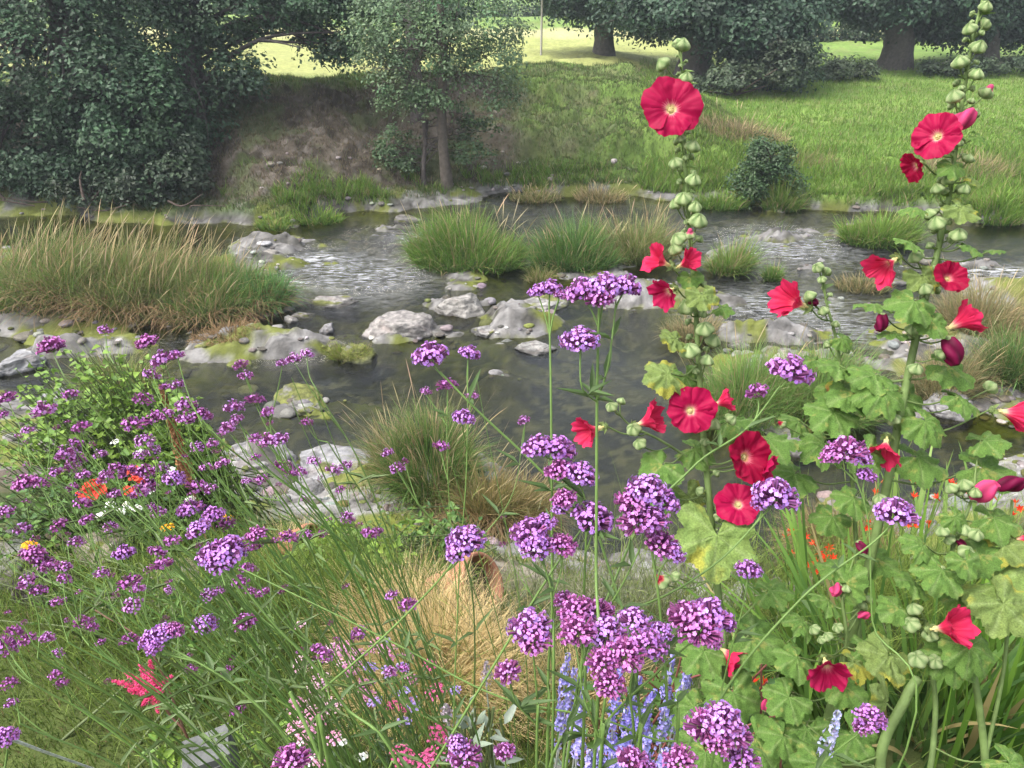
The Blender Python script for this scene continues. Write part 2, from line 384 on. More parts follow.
struct(g.build('ground', M_GROUND), 'grassy valley floor, river bed and garden slope')

# ------------------------------------------------------------------ river water
m, t = nodes('river_water'); L = t.links.new
tc = N_(t, 'ShaderNodeTexCoord'); mp = N_(t, 'ShaderNodeMapping'); mp.inputs['Scale'].default_value = (1.0, 2.6, 1); mp.inputs['Rotation'].default_value = (0, 0, -.3)
L(tc.outputs['Object'], mp.inputs[0])
n1 = N_(t, 'ShaderNodeTexNoise', Scale=3.2, Detail=5.0, Roughness=.6); L(mp.outputs[0], n1.inputs['Vector'])
n2 = N_(t, 'ShaderNodeTexNoise', Scale=11.0, Detail=3.0, Distortion=.6); L(mp.outputs[0], n2.inputs['Vector'])
ad = N_(t, 'ShaderNodeMath', operation='MULTIPLY_ADD'); ad.inputs[1].default_value = .45; L(n2.outputs[0], ad.inputs[0]); L(n1.outputs[0], ad.inputs[2])
att = N_(t, 'ShaderNodeAttribute', attribute_name='Col'); sep = N_(t, 'ShaderNodeSeparateColor'); L(att.outputs['Color'], sep.inputs[0])
n3 = N_(t, 'ShaderNodeTexNoise', Scale=34.0, Detail=2.0); L(mp.outputs[0], n3.inputs['Vector'])
ad2 = N_(t, 'ShaderNodeMath', operation='MULTIPLY_ADD'); ad2.inputs[1].default_value = .13; L(n3.outputs[0], ad2.inputs[0]); L(ad.outputs[0], ad2.inputs[2]); ad = ad2
bp = N_(t, 'ShaderNodeBump', Distance=.5); L(ad.outputs[0], bp.inputs['Height']); L(sep.outputs[0], bp.inputs['Strength'])
fr = N_(t, 'ShaderNodeFresnel', IOR=1.55); L(bp.outputs[0], fr.inputs['Normal'])
gl = N_(t, 'ShaderNodeBsdfGlossy', Roughness=.06); L(bp.outputs[0], gl.inputs['Normal'])
tr = N_(t, 'ShaderNodeBsdfTransparent'); tr.inputs[0].default_value = (.58, .60, .34, 1)
mx = N_(t, 'ShaderNodeMixShader'); L(fr.outputs[0], mx.inputs[0]); L(tr.outputs[0], mx.inputs[1]); L(gl.outputs[0], mx.inputs[2])
# broken white water at the small falls, plus sky reflections painted as pale streaks
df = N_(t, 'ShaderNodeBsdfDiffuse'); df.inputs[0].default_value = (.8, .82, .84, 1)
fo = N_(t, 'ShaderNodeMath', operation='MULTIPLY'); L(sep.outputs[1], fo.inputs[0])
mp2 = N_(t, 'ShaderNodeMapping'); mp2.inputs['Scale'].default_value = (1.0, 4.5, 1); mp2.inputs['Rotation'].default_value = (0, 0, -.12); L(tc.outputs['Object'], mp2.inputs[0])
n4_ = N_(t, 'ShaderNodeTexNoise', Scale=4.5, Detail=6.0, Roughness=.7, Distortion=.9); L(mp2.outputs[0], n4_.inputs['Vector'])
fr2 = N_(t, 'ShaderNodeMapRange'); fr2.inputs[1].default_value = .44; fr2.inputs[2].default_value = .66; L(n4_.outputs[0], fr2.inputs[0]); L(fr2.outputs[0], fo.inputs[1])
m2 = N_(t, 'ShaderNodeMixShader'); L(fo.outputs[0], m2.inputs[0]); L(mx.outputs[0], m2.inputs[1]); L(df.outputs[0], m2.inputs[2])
o = N_(t, 'ShaderNodeOutputMaterial'); L(m2.outputs[0], o.inputs[0]); M_WATER = m
wx = axis([(-40, -8, 40), (-8, 9, 170), (9, 60, 50)]); wy = axis([(3.5, 20, 165), (20, 24, 8)])
X, Y = np.meshgrid(wx, wy, indexing='ij'); P = np.stack([X, Y, 0 * X], -1).reshape(-1, 3)
rip = .10 + .0 * P[:, 0]; foam_glint = 0 * rip
def zone(px, py, wpx, dpx):
    c = at_z(px, py, 0); tt = depth_of(c); rx = wpx * tt / FPX; ry = abs(at_z(px, py - dpx, 0)[1] - at_z(px, py + dpx, 0)[1]) / 2
    return np.exp(-(((P[:, 0] - c[0]) / rx) ** 2 + ((P[:, 1] - c[1]) / ry) ** 2))
for a, s in [((380, 275, 90, 30), .35), ((300, 260, 80, 20), .4), ((780, 240, 90, 26), .5), ((780, 320, 100, 25), .4), ((960, 275, 90, 12), .6), ((400, 232, 60, 10), .5), ((300, 350, 70, 20), .35), ((120, 345, 100, 20), .2)]:
    rip = rip + 1.5 * s * zone(*a)
rip = rip + .12 * zone(640, 560, 120, 60)
for a, s in [((370, 276, 60, 22), .42), ((310, 262, 40, 12), .45), ((780, 246, 70, 20), .42), ((770, 305, 80, 16), .38), ((985, 272, 50, 10), .5), ((860, 330, 60, 16), .3), ((420, 236, 40, 6), .4), ((245, 262, 22, 3), 1.0), ((268, 266, 12, 3), .9), ((260, 240, 20, 2), .6), ((300, 283, 12, 2), .6), ((320, 258, 14, 2.5), .5), ((1000, 270, 22, 2), .35), ((700, 262, 10, 2), .3)]:  # broad zones paint sky glints on the riffles, small ones are white water
    foam_glint = foam_glint + s * zone(*a)
nx_, ny_ = X.shape; I, J = np.meshgrid(np.arange(nx_ - 1), np.arange(ny_ - 1), indexing='ij')
F = np.stack([I * ny_ + J, (I + 1) * ny_ + J, (I + 1) * ny_ + J + 1, I * ny_ + J + 1], -1).reshape(-1, 4)
g = G(); g.add(P, F, np.stack([rip, foam_glint, 0 * rip], 1)); struct(g.build('water', M_WATER), 'shallow stony river')

# ------------------------------------------------------------------ rocks
import bmesh
def ico(sub):
    b = bmesh.new(); bmesh.ops.create_icosphere(b, subdivisions=sub, radius=1)
    V = np.array([v.co[:] for v in b.verts]); F = np.array([[v.index for v in f.verts] for f in b.faces]); b.free(); return V, F
ICO4, ICO5, ICO2, ICO3 = ico(4), ico(5), ico(2), ico(3)
def rock(px, py, wpx, hgt, dep, label, tone=(.33, .32, .31), moss=0.0, seed=0, z=0.0, rz=0.0, name='rock', flat=0.5, sink=.35, wet=True):
    c = at_z(px, py, z); tt = depth_of(c); a = wpx * tt / FPX / 2
    V, F = ICO5 if wpx > 40 else ICO4 if wpx > 16 else ICO3
    V = V.copy(); sd = seed + int(px * 7 + py)
    # facet the ball with random planes so that it reads as broken stone
    r = np.random.default_rng(sd)
    for _ in range(16):
        n = unit(r.normal(size=3)); n[2] = abs(n[2]) * .8 if r.random() < .6 else n[2]; n = unit(n); dd = r.uniform(.62, .92)
        q = V @ n; V = V - np.clip(q - dd, 0, None)[:, None] * n
    nn = fbm(V, 2.1, 5, sd) - .5; st = np.abs(fbm(V * [1, 1, 3.5], 2.5, 3, sd + 5) - .5)
    V = V * (1 + .42 * nn - .30 * st + .10 * (fbm(V, 9, 3, sd + 2) - .5))[:, None]
    V[:, 2] = np.sign(V[:, 2]) * np.abs(V[:, 2]) ** (1 - flat * .2)
    cc = np.tile(np.asarray(tone, float), (len(V), 1))
    q = fbm(V, 3.0, 4, sd + 9); cc = cc * (0.65 + .7 * q)[:, None]
    cc = cc * (1 - .5 * sstep(.10, .02, st))[:, None] if False else cc
    lic = sstep(.56, .66, fbm(V, 4.0, 4, sd + 13)); cc = lerp2(cc, (.50, .48, .44), lic * .5)
    pk = sstep(.6, .7, fbm(V, 2.2, 3, sd + 17)); cc = lerp2(cc, (.36, .28, .25), pk * .35)
    if moss: 
        ms = sstep(.62 - .3 * moss, .72 - .3 * moss, fbm(V, 2.4, 4, sd + 21)) * sstep(-.3, .5, V[:, 2]) ; cc = lerp2(cc, (.20, .22, .035), ms * .9)
    cc = cc * .66 * (1 - .45 * sstep(.10, .0, st))[:, None]
    V = V * [a, dep / 2, hgt]
    ca, sa = math.cos(rz), math.sin(rz); V = V @ np.array([[ca, sa, 0], [-sa, ca, 0], [0, 0, 1]])
    if wet: 
        k = sstep(.07, .02, V[:, 2] + (c[2]) + 0.0); cc = cc * (1 - .65 * k)[:, None]      # wet algae line at the water's edge
    g = G(); g.add(V, F, cc); o = g.build(name, M_ROCK)
    o.location = (c[0], c[1] + dep * .25, z - hgt * sink * .3); tag(o, label, 'rock', None); return o
def lerp2(A, c, f): return A * (1 - f[:, None]) + np.asarray(c, float) * f[:, None]
ROCKS = [
 (402, 338, 82, .34, .9, 'large pale grey boulder standing in the stream behind the near grass tussock', (.40, .37, .35), 0),
 (462, 315, 60, .28, .8, 'pale pointed boulder just right of and behind the largest boulder', (.42, .40, .37), 0),
 (540, 310, 58, .14, .7, 'flat pale rock slab with moss under the two tallest verbena heads', (.36, .35, .33), .35),
 (486, 336, 42, .09, .5, 'low flat stone between the pale boulders and the moss-capped slab', (.36, .35, .34), .1),
 (535, 352, 50, .10, .5, 'flat pale stone at the front of the moss-capped slab, half under water', (.38, .37, .35), .0),
 (326, 333, 22, .14, .3, 'rounded grey stone alone at the tip of the left grass island', (.34, .33, .34), 0),
 (289, 322, 18, .09, .22, 'small pale stone in the line of stones beside the left grass island', (.45, .43, .40), 0),
 (277, 330, 16, .07, .2, 'small flat white stone at the foot of the left grass island', (.48, .46, .43), 0),
 (300, 318, 30, .08, .3, 'pale stone ledge behind the line of small white stones', (.42, .39, .36), .1),
 (330, 306, 58, .10, .55, 'low broad pale rock shelf reaching into the bright riffle', (.36, .34, .32), .25),
 (298, 408, 62, .16, .8, 'round pale rock with mossy rim in the dark pool behind the left verbenas', (.30, .29, .27), .7),
 (56, 322, 17, .08, .22, 'small pinkish stone lying on the left pool edge', (.42, .34, .30), 0),
 (14, 372, 60, .20, .8, 'jagged grey rock at the left picture edge behind the leafy shrub', (.36, .36, .37), 0),
 (45, 415, 60, .22, .8, 'grey bank rock glimpsed through the leafy shrub on the left', (.34, .34, .35), 0),
 (355, 362, 44, .20, .5, 'yellow-green mossy boulder left of the large pale boulder', (.25, .25, .20), 1.3),
 (345, 486, 150, .26, 1.0, 'broad grey rock slab at the near water edge left of the tussock', (.40, .40, .41), .05),
 (440, 500, 140, .22, .8, 'long rounded grey slab under the near grass tussock', (.36, .36, .36), .25),
 (245, 478, 130, .28, .9, 'pale grey rock seen through the thick of the left verbenas', (.40, .39, .39), .0),
 (305, 508, 70, .18, .6, 'low grey slab in front of the broad near rock', (.38, .37, .37), .0),
 (385, 458, 36, .2, .4, 'upright grey rock against the left foot of the near tussock', (.36, .36, .37), .0),
 (640, 262, 24, .10, .3, 'small brown stone in front of the second grass island', (.28, .25, .21), 0),
 (405, 222, 34, .09, .6, 'dark wet flat stone at the head of the bright riffle', (.20, .19, .18), .2),
 (278, 243, 54, .10, .6, 'dark mossy ledge above the white water', (.18, .17, .15), .7),
 (262, 275, 42, .09, .5, 'dark wet ledge below the white water', (.2, .19, .17), .5),
 (560, 240, 20, .09, .3, 'small grey stone between the two grass islands', (.33, .32, .3), 0),
 (640, 180, 60, .16, .9, 'flat stone at the foot of the far bank beside the tallest hollyhock', (.30, .28, .25), .2),
 (566, 186, 44, .14, .7, 'grey stone ledge at the foot of the grassy far bank', (.28, .26, .23), .1),
 (730, 262, 1, .01, .1, None, 0, 0),
 (905, 420, 80, .20, .9, 'grey rocks edge behind the right hollyhock stem', (.32, .31, .31), .0),
 (955, 415, 50, .22, .7, 'pale grey rock between the right hollyhock leaves and the side flower', (.40, .39, .39), .0),
 (1005, 405, 50, .2, .6, 'grey rock at the right picture edge below the grassy bank', (.35, .34, .34), .1),
 (885, 545, 70, .3, .7, 'pale grey rock behind the purple verbena on the right bank', (.38, .38, .39), 0),
 (930, 560, 60, .3, .6, 'pale rock low on the right bank among hollyhock leaves', (.40, .40, .40), 0),
 (645, 575, 80, .16, .5, 'grey gravelly ledge at the edge of the calm pool', (.30, .29, .28), .1),
 (590, 575, 50, .12, .4, 'low pale stone on the near pool shore', (.36, .35, .33), 0),
 (742, 350, 26, .1, .3, 'dark stone in front of the middle grass island', (.2, .19, .18), .0),
 (800, 452, 60, .15, .6, 'wet grey stone at the foot of the right grass island', (.26, .25, .24), .1),
 (898, 285, 30, .08, .4, 'flat dark stone in the right riffle', (.22, .21, .2), .1),
 (1000, 285, 44, .10, .5, 'flat mossy stone at the right river edge', (.3, .28, .24), .4),
]
for r_ in ROCKS:
    if r_[5] is None: continue
    rock(r_[0], r_[1], r_[2], r_[3] * 1.1, r_[4], r_[5], r_[6], r_[7], rz=rnd(-.4, .4))
# loose stones on the shore and shelves (countless)
g = G(); n = 0
Vr, Fr = ICO2
cand = [(u, v) for u, v in zip(rng.uniform(-30, 1060, 5200), rng.uniform(175, 620, 5200))]
P = np.array([at_z(a, b, 0) for a, b in cand]); H = height(P[:, 0], P[:, 1])
for q, h in zip(P, H):
    if -.10 < h < .22:
        s = rng.lognormal(-3.3, .6); s = min(s, .14); c = vary(rng.choice([(.2, .19, .18), (.12, .105, .09), (.32, .30, .28), (.13, .14, .04)], p=[.35, .35, .12, .18]), 1, .2)[0]
        V = Vr * (1 + .5 * (fbm(Vr + q * 9, 1.5, 2, 1) - .5))[:, None] * [s * rnd(.8, 1.4), s * rnd(.8, 1.3), s * rnd(.35, .6)]
        g.add(V + [q[0], q[1], h], Fr, c); n += 1
cand = rng.uniform([60, 160], [690, 215], (420, 2)); P = np.array([at_z(a, b, .4) for a, b in cand]); H = height(P[:, 0], P[:, 1])
for q, h in zip(P, H):
    dd = q[1] - np.interp(q[0], FX, FY)
    if .1 < dd < 2.2 and fbm(np.array([[q[0], q[1], 0]]), 1.1, 2, 55)[0] > .47:
        s = min(rng.lognormal(-2.9, .5), .16); c = vary((.22, .20, .18), 1, .25)[0]; V = Vr * (1 + .6 * (fbm(Vr + q * 9, 1.5, 2, 1) - .5))[:, None] * [s * rnd(.8, 1.4), s, s * rnd(.4, .8)]; g.add(V + [q[0], q[1], h], Fr, c)
o = g.build('pebbles', M_ROCK); tag(o, 'loose wet stones scattered along the river shelves', 'pebbles', kind='stuff')
# ------------------------------------------------------------------ grass on the far bank and meadow (countless)
GREEN, LIME, STRAW, OLIVE = (.075, .135, .03), (.15, .23, .045), (.36, .29, .15), (.10, .12, .035)
def scatter(pxr, pyr, n, fn=None, zmin=.12):
    """points on the ground where the picture region lies"""
    a, b = at_z(pxr[0], pyr[1], .8), at_z(pxr[1], pyr[0], .8)
    out = []
    px = rng.uniform(*pxr, n); py = rng.uniform(*pyr, n)
    P = np.array([at_z(u, v, 0.9) for u, v in zip(px, py)])
    for _ in range(4):
        h = height(P[:, 0], P[:, 1]); dd = P - CAM; tt = (h - 5) / dd[:, 2]; Pn = CAM + dd * tt[:, None]; P = P * .4 + Pn * .6
    P[:, 2] = height(P[:, 0], P[:, 1])
    return P[P[:, 2] > zmin]
def grass_stuff(name, label, P, L, W, pal, seg=2, straw=.15):
    n = len(P); c = vary(mixc(pal[0], pal[1], rng.random(n)), n, .15); dry = rng.random(n) < straw; c[dry] = vary(pal[2], int(dry.sum()), .15)
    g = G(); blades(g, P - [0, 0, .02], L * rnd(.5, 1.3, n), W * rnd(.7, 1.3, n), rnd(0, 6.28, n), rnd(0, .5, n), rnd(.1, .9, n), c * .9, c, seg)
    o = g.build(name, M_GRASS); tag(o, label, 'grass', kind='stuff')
P = np.stack([rnd(-13, 6.5, 210000), rnd(0, 8.5, 210000), np.zeros(210000)], 1); P[:, 1] += np.interp(P[:, 0], FX, FY) - .3; P = P[rng.random(len(P)) < 1 - .06 * (P[:, 1] - 17).clip(0, 9)]; P[:, 2] = height(P[:, 0], P[:, 1]); P = P[P[:, 2] > .18]; yf = np.interp(P[:, 0], FX, FY); d = P[:, 1] - yf
brown = (1 - sstep(-1.0, .9, P[:, 0])) * (1 - sstep(4.5, 5.4, d)) * sstep(.4, .8, d); na = fbm(P * [1, 1, 0], .9, 4, 90)
keep = (rng.random(len(P)) > brown * .93) & (na + rng.normal(0, .05, len(P)) > .26)
kb = (rng.random(len(P)) < .6) & (brown > .3) & ~keep
grass_stuff('dry_grass', 'thin brown dead grass on the earthy far bank', P[kb], .11, .014, ((.075, .062, .035), (.13, .11, .06), (.20, .165, .11)), 2, .25)
grass_stuff('bank_grass', 'rough short grass covering the far river bank', P[keep], .13, .014, ((.045, .08, .02), (.085, .13, .032), (.17, .14, .08)), 2, .2)
P = scatter((640, 1060), (60, 225), 90000, zmin=.12)
k = fbm(P * [1, 1, 0], .5, 3, 95)
grass_stuff('meadow_grass', 'bright green pasture grass behind the river', P, .16, .02, ((.11, .20, .03), (.18, .29, .05), (.26, .24, .12)), 2, .08)
P = scatter((640, 1060), (150, 232), 26000, zmin=.1)
grass_stuff('rank_grass', 'taller lush grass along the far waterline', P[fbm(P * [1, 1, 0], .8, 3, 97) > .47], .34, .02, ((.10, .19, .03), (.19, .30, .05), (.30, .26, .13)), 3, .1)
P = scatter((220, 700), (168, 220), 22000, zmin=.1)
grass_stuff('shore_grass', 'patchy green grass at the foot of the far bank', P[fbm(P * [1, 1, 0], 1.0, 3, 99) > .52], .26, .018, ((.09, .17, .03), (.17, .27, .05), (.28, .24, .12)), 3, .12)
P = np.stack([rnd(-2.6, -.75, 42000), rnd(1.2, 2.9, 42000), rnd(0, 0, 42000)], 1); P[:, 2] = height(P[:, 0], P[:, 1])
grass_stuff('lawn_grass', 'mown mossy lawn at the lower left', P, .05, .005, ((.06, .10, .02), (.12, .17, .035), (.22, .17, .08)), 2, .12)
P = scatter((150, 1024), (440, 690), 30000, zmin=.12); P = P[P[:, 1] > 2.5]
P = P[fbm(P * [1, 1, 0], 2.0, 3, 101) > .5]
grass_stuff('garden_weeds', 'low weeds and grass on the garden slope above the river', P, .13, .012, ((.08, .14, .03), (.14, .2, .05), (.34, .27, .14)), 2, .3)

# ------------------------------------------------------------------ grass tussocks
def tussock(px, py, wpx, hpx, n, label, base=GREEN, tip=LIME, dry=.2, stalks=0, name='grass_tussock', deppx=None, W=.012, bend=1.0, z=None, thatch=0, lean=.45, windaz=None, straw=STRAW, group=None, cat='grass tussock', shrink=.86):
    c = on_ground(px, py) if z is None else at_z(px, py, z); tt = depth_of(c); a = wpx * tt / FPX / 2 * shrink; b = a * .62 if deppx is None else deppx * tt / FPX * 2.2
    H = hpx * tt / FPX * 1.0
    r = np.sqrt(rng.random(n)); th = rnd(0, 6.283, n); ox = r * np.cos(th); oy = r * np.sin(th)
    P = np.stack([c[0] + ox * a, c[1] + oy * b, 0 * ox], 1); P[:, 2] = np.maximum(height(P[:, 0], P[:, 1]), .0) - .02
    o = thing(name, label, cat, (c[0], c[1], c[2]), group)
    P = local(o, P)
    az = np.arctan2(oy, ox) + rng.normal(0, .7, n)
    if windaz is not None: az = np.where(rng.random(n) < .5, windaz + rng.normal(0, .5, n), az)
    cl = fbm(P + c, 3.0, 2, 7)
    L = H * (1.05 - .35 * r) * rnd(.35, 1.2, n) * (.35 + 1.3 * cl)
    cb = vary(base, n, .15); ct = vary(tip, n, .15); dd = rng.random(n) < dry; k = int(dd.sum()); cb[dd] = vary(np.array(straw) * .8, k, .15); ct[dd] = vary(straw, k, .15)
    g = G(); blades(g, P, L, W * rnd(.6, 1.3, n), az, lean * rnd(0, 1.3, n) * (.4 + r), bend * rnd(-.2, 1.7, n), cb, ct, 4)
    if thatch:
        q = thatch; r2 = rnd(.75, 1.12, q); th2 = rnd(0, 6.28, q); P2 = np.stack([c[0] + r2 * np.cos(th2) * a, c[1] + r2 * np.sin(th2) * b, 0 * r2], 1); P2[:, 2] = np.maximum(height(P2[:, 0], P2[:, 1]), 0) + rnd(.02, H * .35, q)
        blades(g, local(o, P2), H * rnd(.35, .8, q), W * .9, th2 + rng.normal(0, .5, q), 1.1, rnd(.6, 1.4, q), vary((.16, .10, .05), q, .25), vary((.30, .21, .11), q, .25), 4)
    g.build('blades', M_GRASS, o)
    if stalks > 40:
        q = int(stalks * .55); r2 = np.sqrt(rng.random(q)); th2 = rnd(0, 6.28, q); P2 = np.stack([c[0] + r2 * np.cos(th2) * a, c[1] + r2 * np.sin(th2) * b, 0 * r2], 1); P2[:, 2] = np.maximum(height(P2[:, 0], P2[:, 1]), 0)
        g = G(); cc = vary((.42, .33, .19), q, .12)
        az2 = th2 + rng.normal(0, .6, q) if windaz is None else windaz + rng.normal(0, .6, q)
        blades(g, local(o, P2), H * rnd(.75, 1.45, q), W * 1.15, az2, rnd(.05, .4, q), rnd(.1, .8, q), vary((.2, .2, .08), q), cc, 10, prof=[.25, .22, .2, .2, .2, .2, .22, .7, 1.0, .8, .1])
        g.build('seed_heads', M_GRASS, o)
    return o
WET = (.06, .12, .03)
tussock(40, 288, 190, 58, 5200, 'tall grass at the left end of the big river island, bleached seed heads leaning', (.08, .13, .03), (.18, .27, .07), .22, 300, thatch=700, windaz=.3, W=.014, deppx=20)
tussock(130, 294, 180, 62, 5600, 'middle stretch of the big left river island, tawny tangled grass under pale seed stalks', (.09, .13, .03), (.20, .27, .08), .28, 320, thatch=1100, windaz=.2, W=.014, deppx=22)
tussock(208, 306, 130, 50, 3800, 'right-hand stretch of the big left river island, fading from straw to green', GREEN, (.17, .27, .07), .2, 90, thatch=900, windaz=.0, W=.014, deppx=18)
tussock(262, 306, 56, 40, 1700, 'leafy green watercress clump at the right tip of the big left island', (.08, .18, .05), (.16, .30, .10), .05, 0, W=.022, bend=1.3, thatch=200)
tussock(225, 330, 80, 16, 1300, 'mat of brown roots and dead grass trailing into the water below the left island', (.17, .11, .05), (.32, .22, .12), .6, 0, bend=1.8, lean=1.1, straw=(.3, .2, .1))
tussock(470, 262, 124, 48, 3600, 'lush green grass island left of the two in the middle of the river', WET, (.17, .29, .05), .12, 90, W=.016)
tussock(436, 260, 56, 36, 1200, 'smaller bright green clump on the left flank of the middle river island', (.08, .16, .03), (.18, .29, .06), .08, 25, W=.016)
tussock(575, 262, 100, 44, 2900, 'dark green round grass clump behind the tall verbena heads', (.05, .12, .03), (.14, .25, .06), .12, 60, W=.016)
tussock(632, 262, 100, 44, 2600, 'tawny flowering grass clump left of the tallest hollyhock', OLIVE, (.20, .27, .08), .28, 120, W=.014)
tussock(535, 214, 60, 15, 800, 'pale seeding grass at the back of the middle river islands', OLIVE, (.2, .24, .08), .5, 80, W=.018)
tussock(600, 208, 60, 15, 800, 'dry pinkish grass patch on the stony foot of the far bank', OLIVE, (.25, .22, .10), .6, 70, W=.018)
tussock(727, 276, 44, 44, 1200, 'bright green tuft in the river right of the tallest hollyhock', (.08, .17, .03), (.19, .29, .06), .2, 15, W=.016)
tussock(772, 283, 18, 24, 400, 'small isolated green tuft in the middle of the right riffle', (.07, .14, .03), (.16, .26, .06), .1, 0, W=.014)
tussock(878, 242, 84, 40, 2400, 'wide grassy hummock at the far side of the right riffle', (.08, .17, .03), (.19, .30, .05), .1, 10, W=.02)
tussock(860, 300, 60, 16, 700, 'thin dry grasses growing out of the right riffle', OLIVE, (.22, .22, .1), .5, 40, W=.014)
tussock(720, 215, 60, 22, 900, 'low green fringe at the far water edge left of the round dark bush', (.08, .17, .03), (.19, .30, .05), .1, 0, W=.02)
tussock(782, 206, 44, 30, 900, 'light green tuft at the water edge beside the round dark bush', (.08, .16, .03), (.19, .28, .06), .15, 0, W=.02)
tussock(1000, 212, 60, 24, 900, 'bright green grass at the far water edge near the right picture edge', (.09, .19, .03), (.2, .32, .05), .1, 0, W=.022)
tussock(432, 474, 84, 78, 4600, 'green left half of the near grass tussock below the pale boulders', (.06, .13, .03), (.15, .24, .06), .22, 120, W=.010, deppx=14, z=.35)
tussock(498, 500, 84, 70, 4300, 'straw-coloured right half of the near grass tussock beside the pool', OLIVE, (.26, .25, .09), .55, 170, W=.010, thatch=1500, z=.3, straw=(.34, .27, .12), windaz=-.3)
tussock(392, 470, 40, 60, 900, 'thin wispy grass at the left foot of the near tussock', OLIVE, (.2, .22, .1), .5, 60, W=.008)
tussock(352, 372, 44, 22, 800, 'short yellow-green grass on the mossy boulder', (.12, .17, .03), (.25, .3, .05), .2, 10, W=.010)
tussock(540, 292, 30, 22, 350, 'few thin green blades growing on the moss-capped slab', OLIVE, (.2, .26, .07), .4, 20, W=.010)
tussock(740, 405, 120, 58, 3600, 'left part of the pale green grass island behind the purple verbena', (.09, .17, .04), (.2, .33, .08), .15, 50, W=.010, deppx=18)
tussock(820, 400, 130, 60, 3600, 'right part of the pale green grass island behind the low hollyhock', (.09, .17, .04), (.2, .33, .08), .15, 40, W=.010, deppx=18)
tussock(690, 345, 60, 26, 900, 'sparse bleached grasses on the stones before the right riffle', OLIVE, (.25, .24, .12), .6, 50, W=.010)
tussock(845, 530, 66, 70, 2600, 'brown drooping grass hummock between the hollyhock stems', (.14, .12, .05), (.30, .27, .12), .7, 30, W=.009, thatch=700, straw=(.3, .22, .11), z=.35)
tussock(985, 330, 100, 52, 3000, 'tall bleached grass on the right river edge', OLIVE, (.24, .24, .11), .6, 160, W=.012)
tussock(1015, 375, 70, 60, 2400, 'rounded green grass tussock at the right picture edge', (.06, .13, .03), (.15, .25, .07), .15, 10, W=.012)
tussock(950, 385, 90, 50, 2000, 'thin straw grass behind the right hollyhock', OLIVE, (.24, .25, .12), .5, 90, W=.010)
tussock(115, 372, 66, 60, 1300, 'lime green reed tuft rising behind the leafy shrub', (.12, .2, .04), (.26, .33, .08), .25, 20, W=.010, z=.3)
tussock(318, 226, 60, 16, 600, 'flat bright green grass strip on the far shore', (.09, .18, .03), (.2, .3, .05), .05, 0, W=.02)
tussock(275, 228, 44, 12, 400, 'low green patch at the far shore left of the grass strip', (.08, .16, .03), (.17, .27, .05), .1, 0, W=.02)
tussock(740, 135, 110, 20, 1300, 'brownish seeding docks and grasses on the meadow rim', (.12, .11, .05), (.22, .18, .10), .6, 60, W=.02)
tussock(965, 175, 110, 22, 1600, 'grey-brown dead grass patch behind the upper right hollyhock', (.13, .12, .06), (.24, .21, .13), .7, 60, W=.02)
tussock(800, 165, 80, 18, 800, 'rough tawny clump right of the round dark bush', OLIVE, (.2, .2, .08), .5, 30, W=.02)

# ------------------------------------------------------------------ trees
def crown_geo(g, blobs, nclump, per, size, base, crad=.42, seed=1, dark=(1, 1)):
    r = np.random.default_rng(seed); wts = np.array([b[2] if len(b) > 2 else 1.0 for b in blobs]); wts = wts / wts.sum()
    for (b, k) in zip(blobs, (wts * nclump).astype(int)):
        c = np.array(b[0]); R = np.array(b[1])
        u = unit(r.normal(size=(k, 3))); rad = r.uniform(.45, 1.0, k) ** .45
        bump = .72 + .56 * fbm(u * 1.0 + c, 1.6, 3, seed)
        cc = c + u * R * (rad * bump)[:, None]
        cr = crad * r.uniform(.6, 1.5, k)
        tone = vary(base, k, .14, .05)
        idx = np.repeat(np.arange(k), per); n = len(idx)
        off = r.normal(size=(n, 3)) * [1, 1, .55]; off = unit(off) * (r.random(n) ** .5)[:, None]; 
        P = cc[idx] + off * cr[idx][:, None]; P[:, 2] -= (off[:, 0] ** 2 + off[:, 1] ** 2) * cr[idx] * .35
        nrm = unit(off * .5 + u[idx] * .4 + np.array([0, 0, .7]) + r.normal(0, .45, (n, 3)))
        col = tone[idx] * r.normal(1, .14, (n, 1)).clip(.5, 1.6)
        s = size * r.uniform(.7, 1.35, n)
        leaves4(g, P, s, s * .62, col, nrm)
def limbs(g, base, top, blobs, r0, r1, n, col, seed):
    r = np.random.default_rng(seed)
    base = np.array(base); top = np.array(top)
    trunk = catmull([base - [0, 0, .5], base + (top - base) * .3 + r.normal(0, .08, 3) * np.linalg.norm(top - base) * .3, base + (top - base) * .65 + r.normal(0, .05, 3) * np.linalg.norm(top - base) * .3, top], 6)
    tube(g, trunk, [r0 * 1.7, r0 * 1.12, r0, r0 * .85, r1], col, 12, jitter=.05)
    for k in range(n):
        b = blobs[r.integers(len(blobs))]; e = np.array(b[0]) + unit(r.normal(size=3)) * np.array(b[1]) * r.uniform(.4, .85)
        s = trunk[int(r.uniform(.35, .95) * (len(trunk) - 1))]
        m_ = (s + e) / 2 + [0, 0, .12 * np.linalg.norm(e - s)] + r.normal(0, .1, 3)
        q = catmull([s, m_, e], 5); rr = r0 * r.uniform(.12, .34)
        tube(g, q, [rr, rr * .6, rr * .15], col, 6)
        for _ in range(2):
            e2 = e + r.normal(0, .5, 3) * np.linalg.norm(e - s) * .3; tube(g, catmull([q[len(q) // 2], (q[len(q) // 2] + e2) / 2 + r.normal(0, .1, 3), e2], 4), [rr * .5, rr * .1], col, 5)
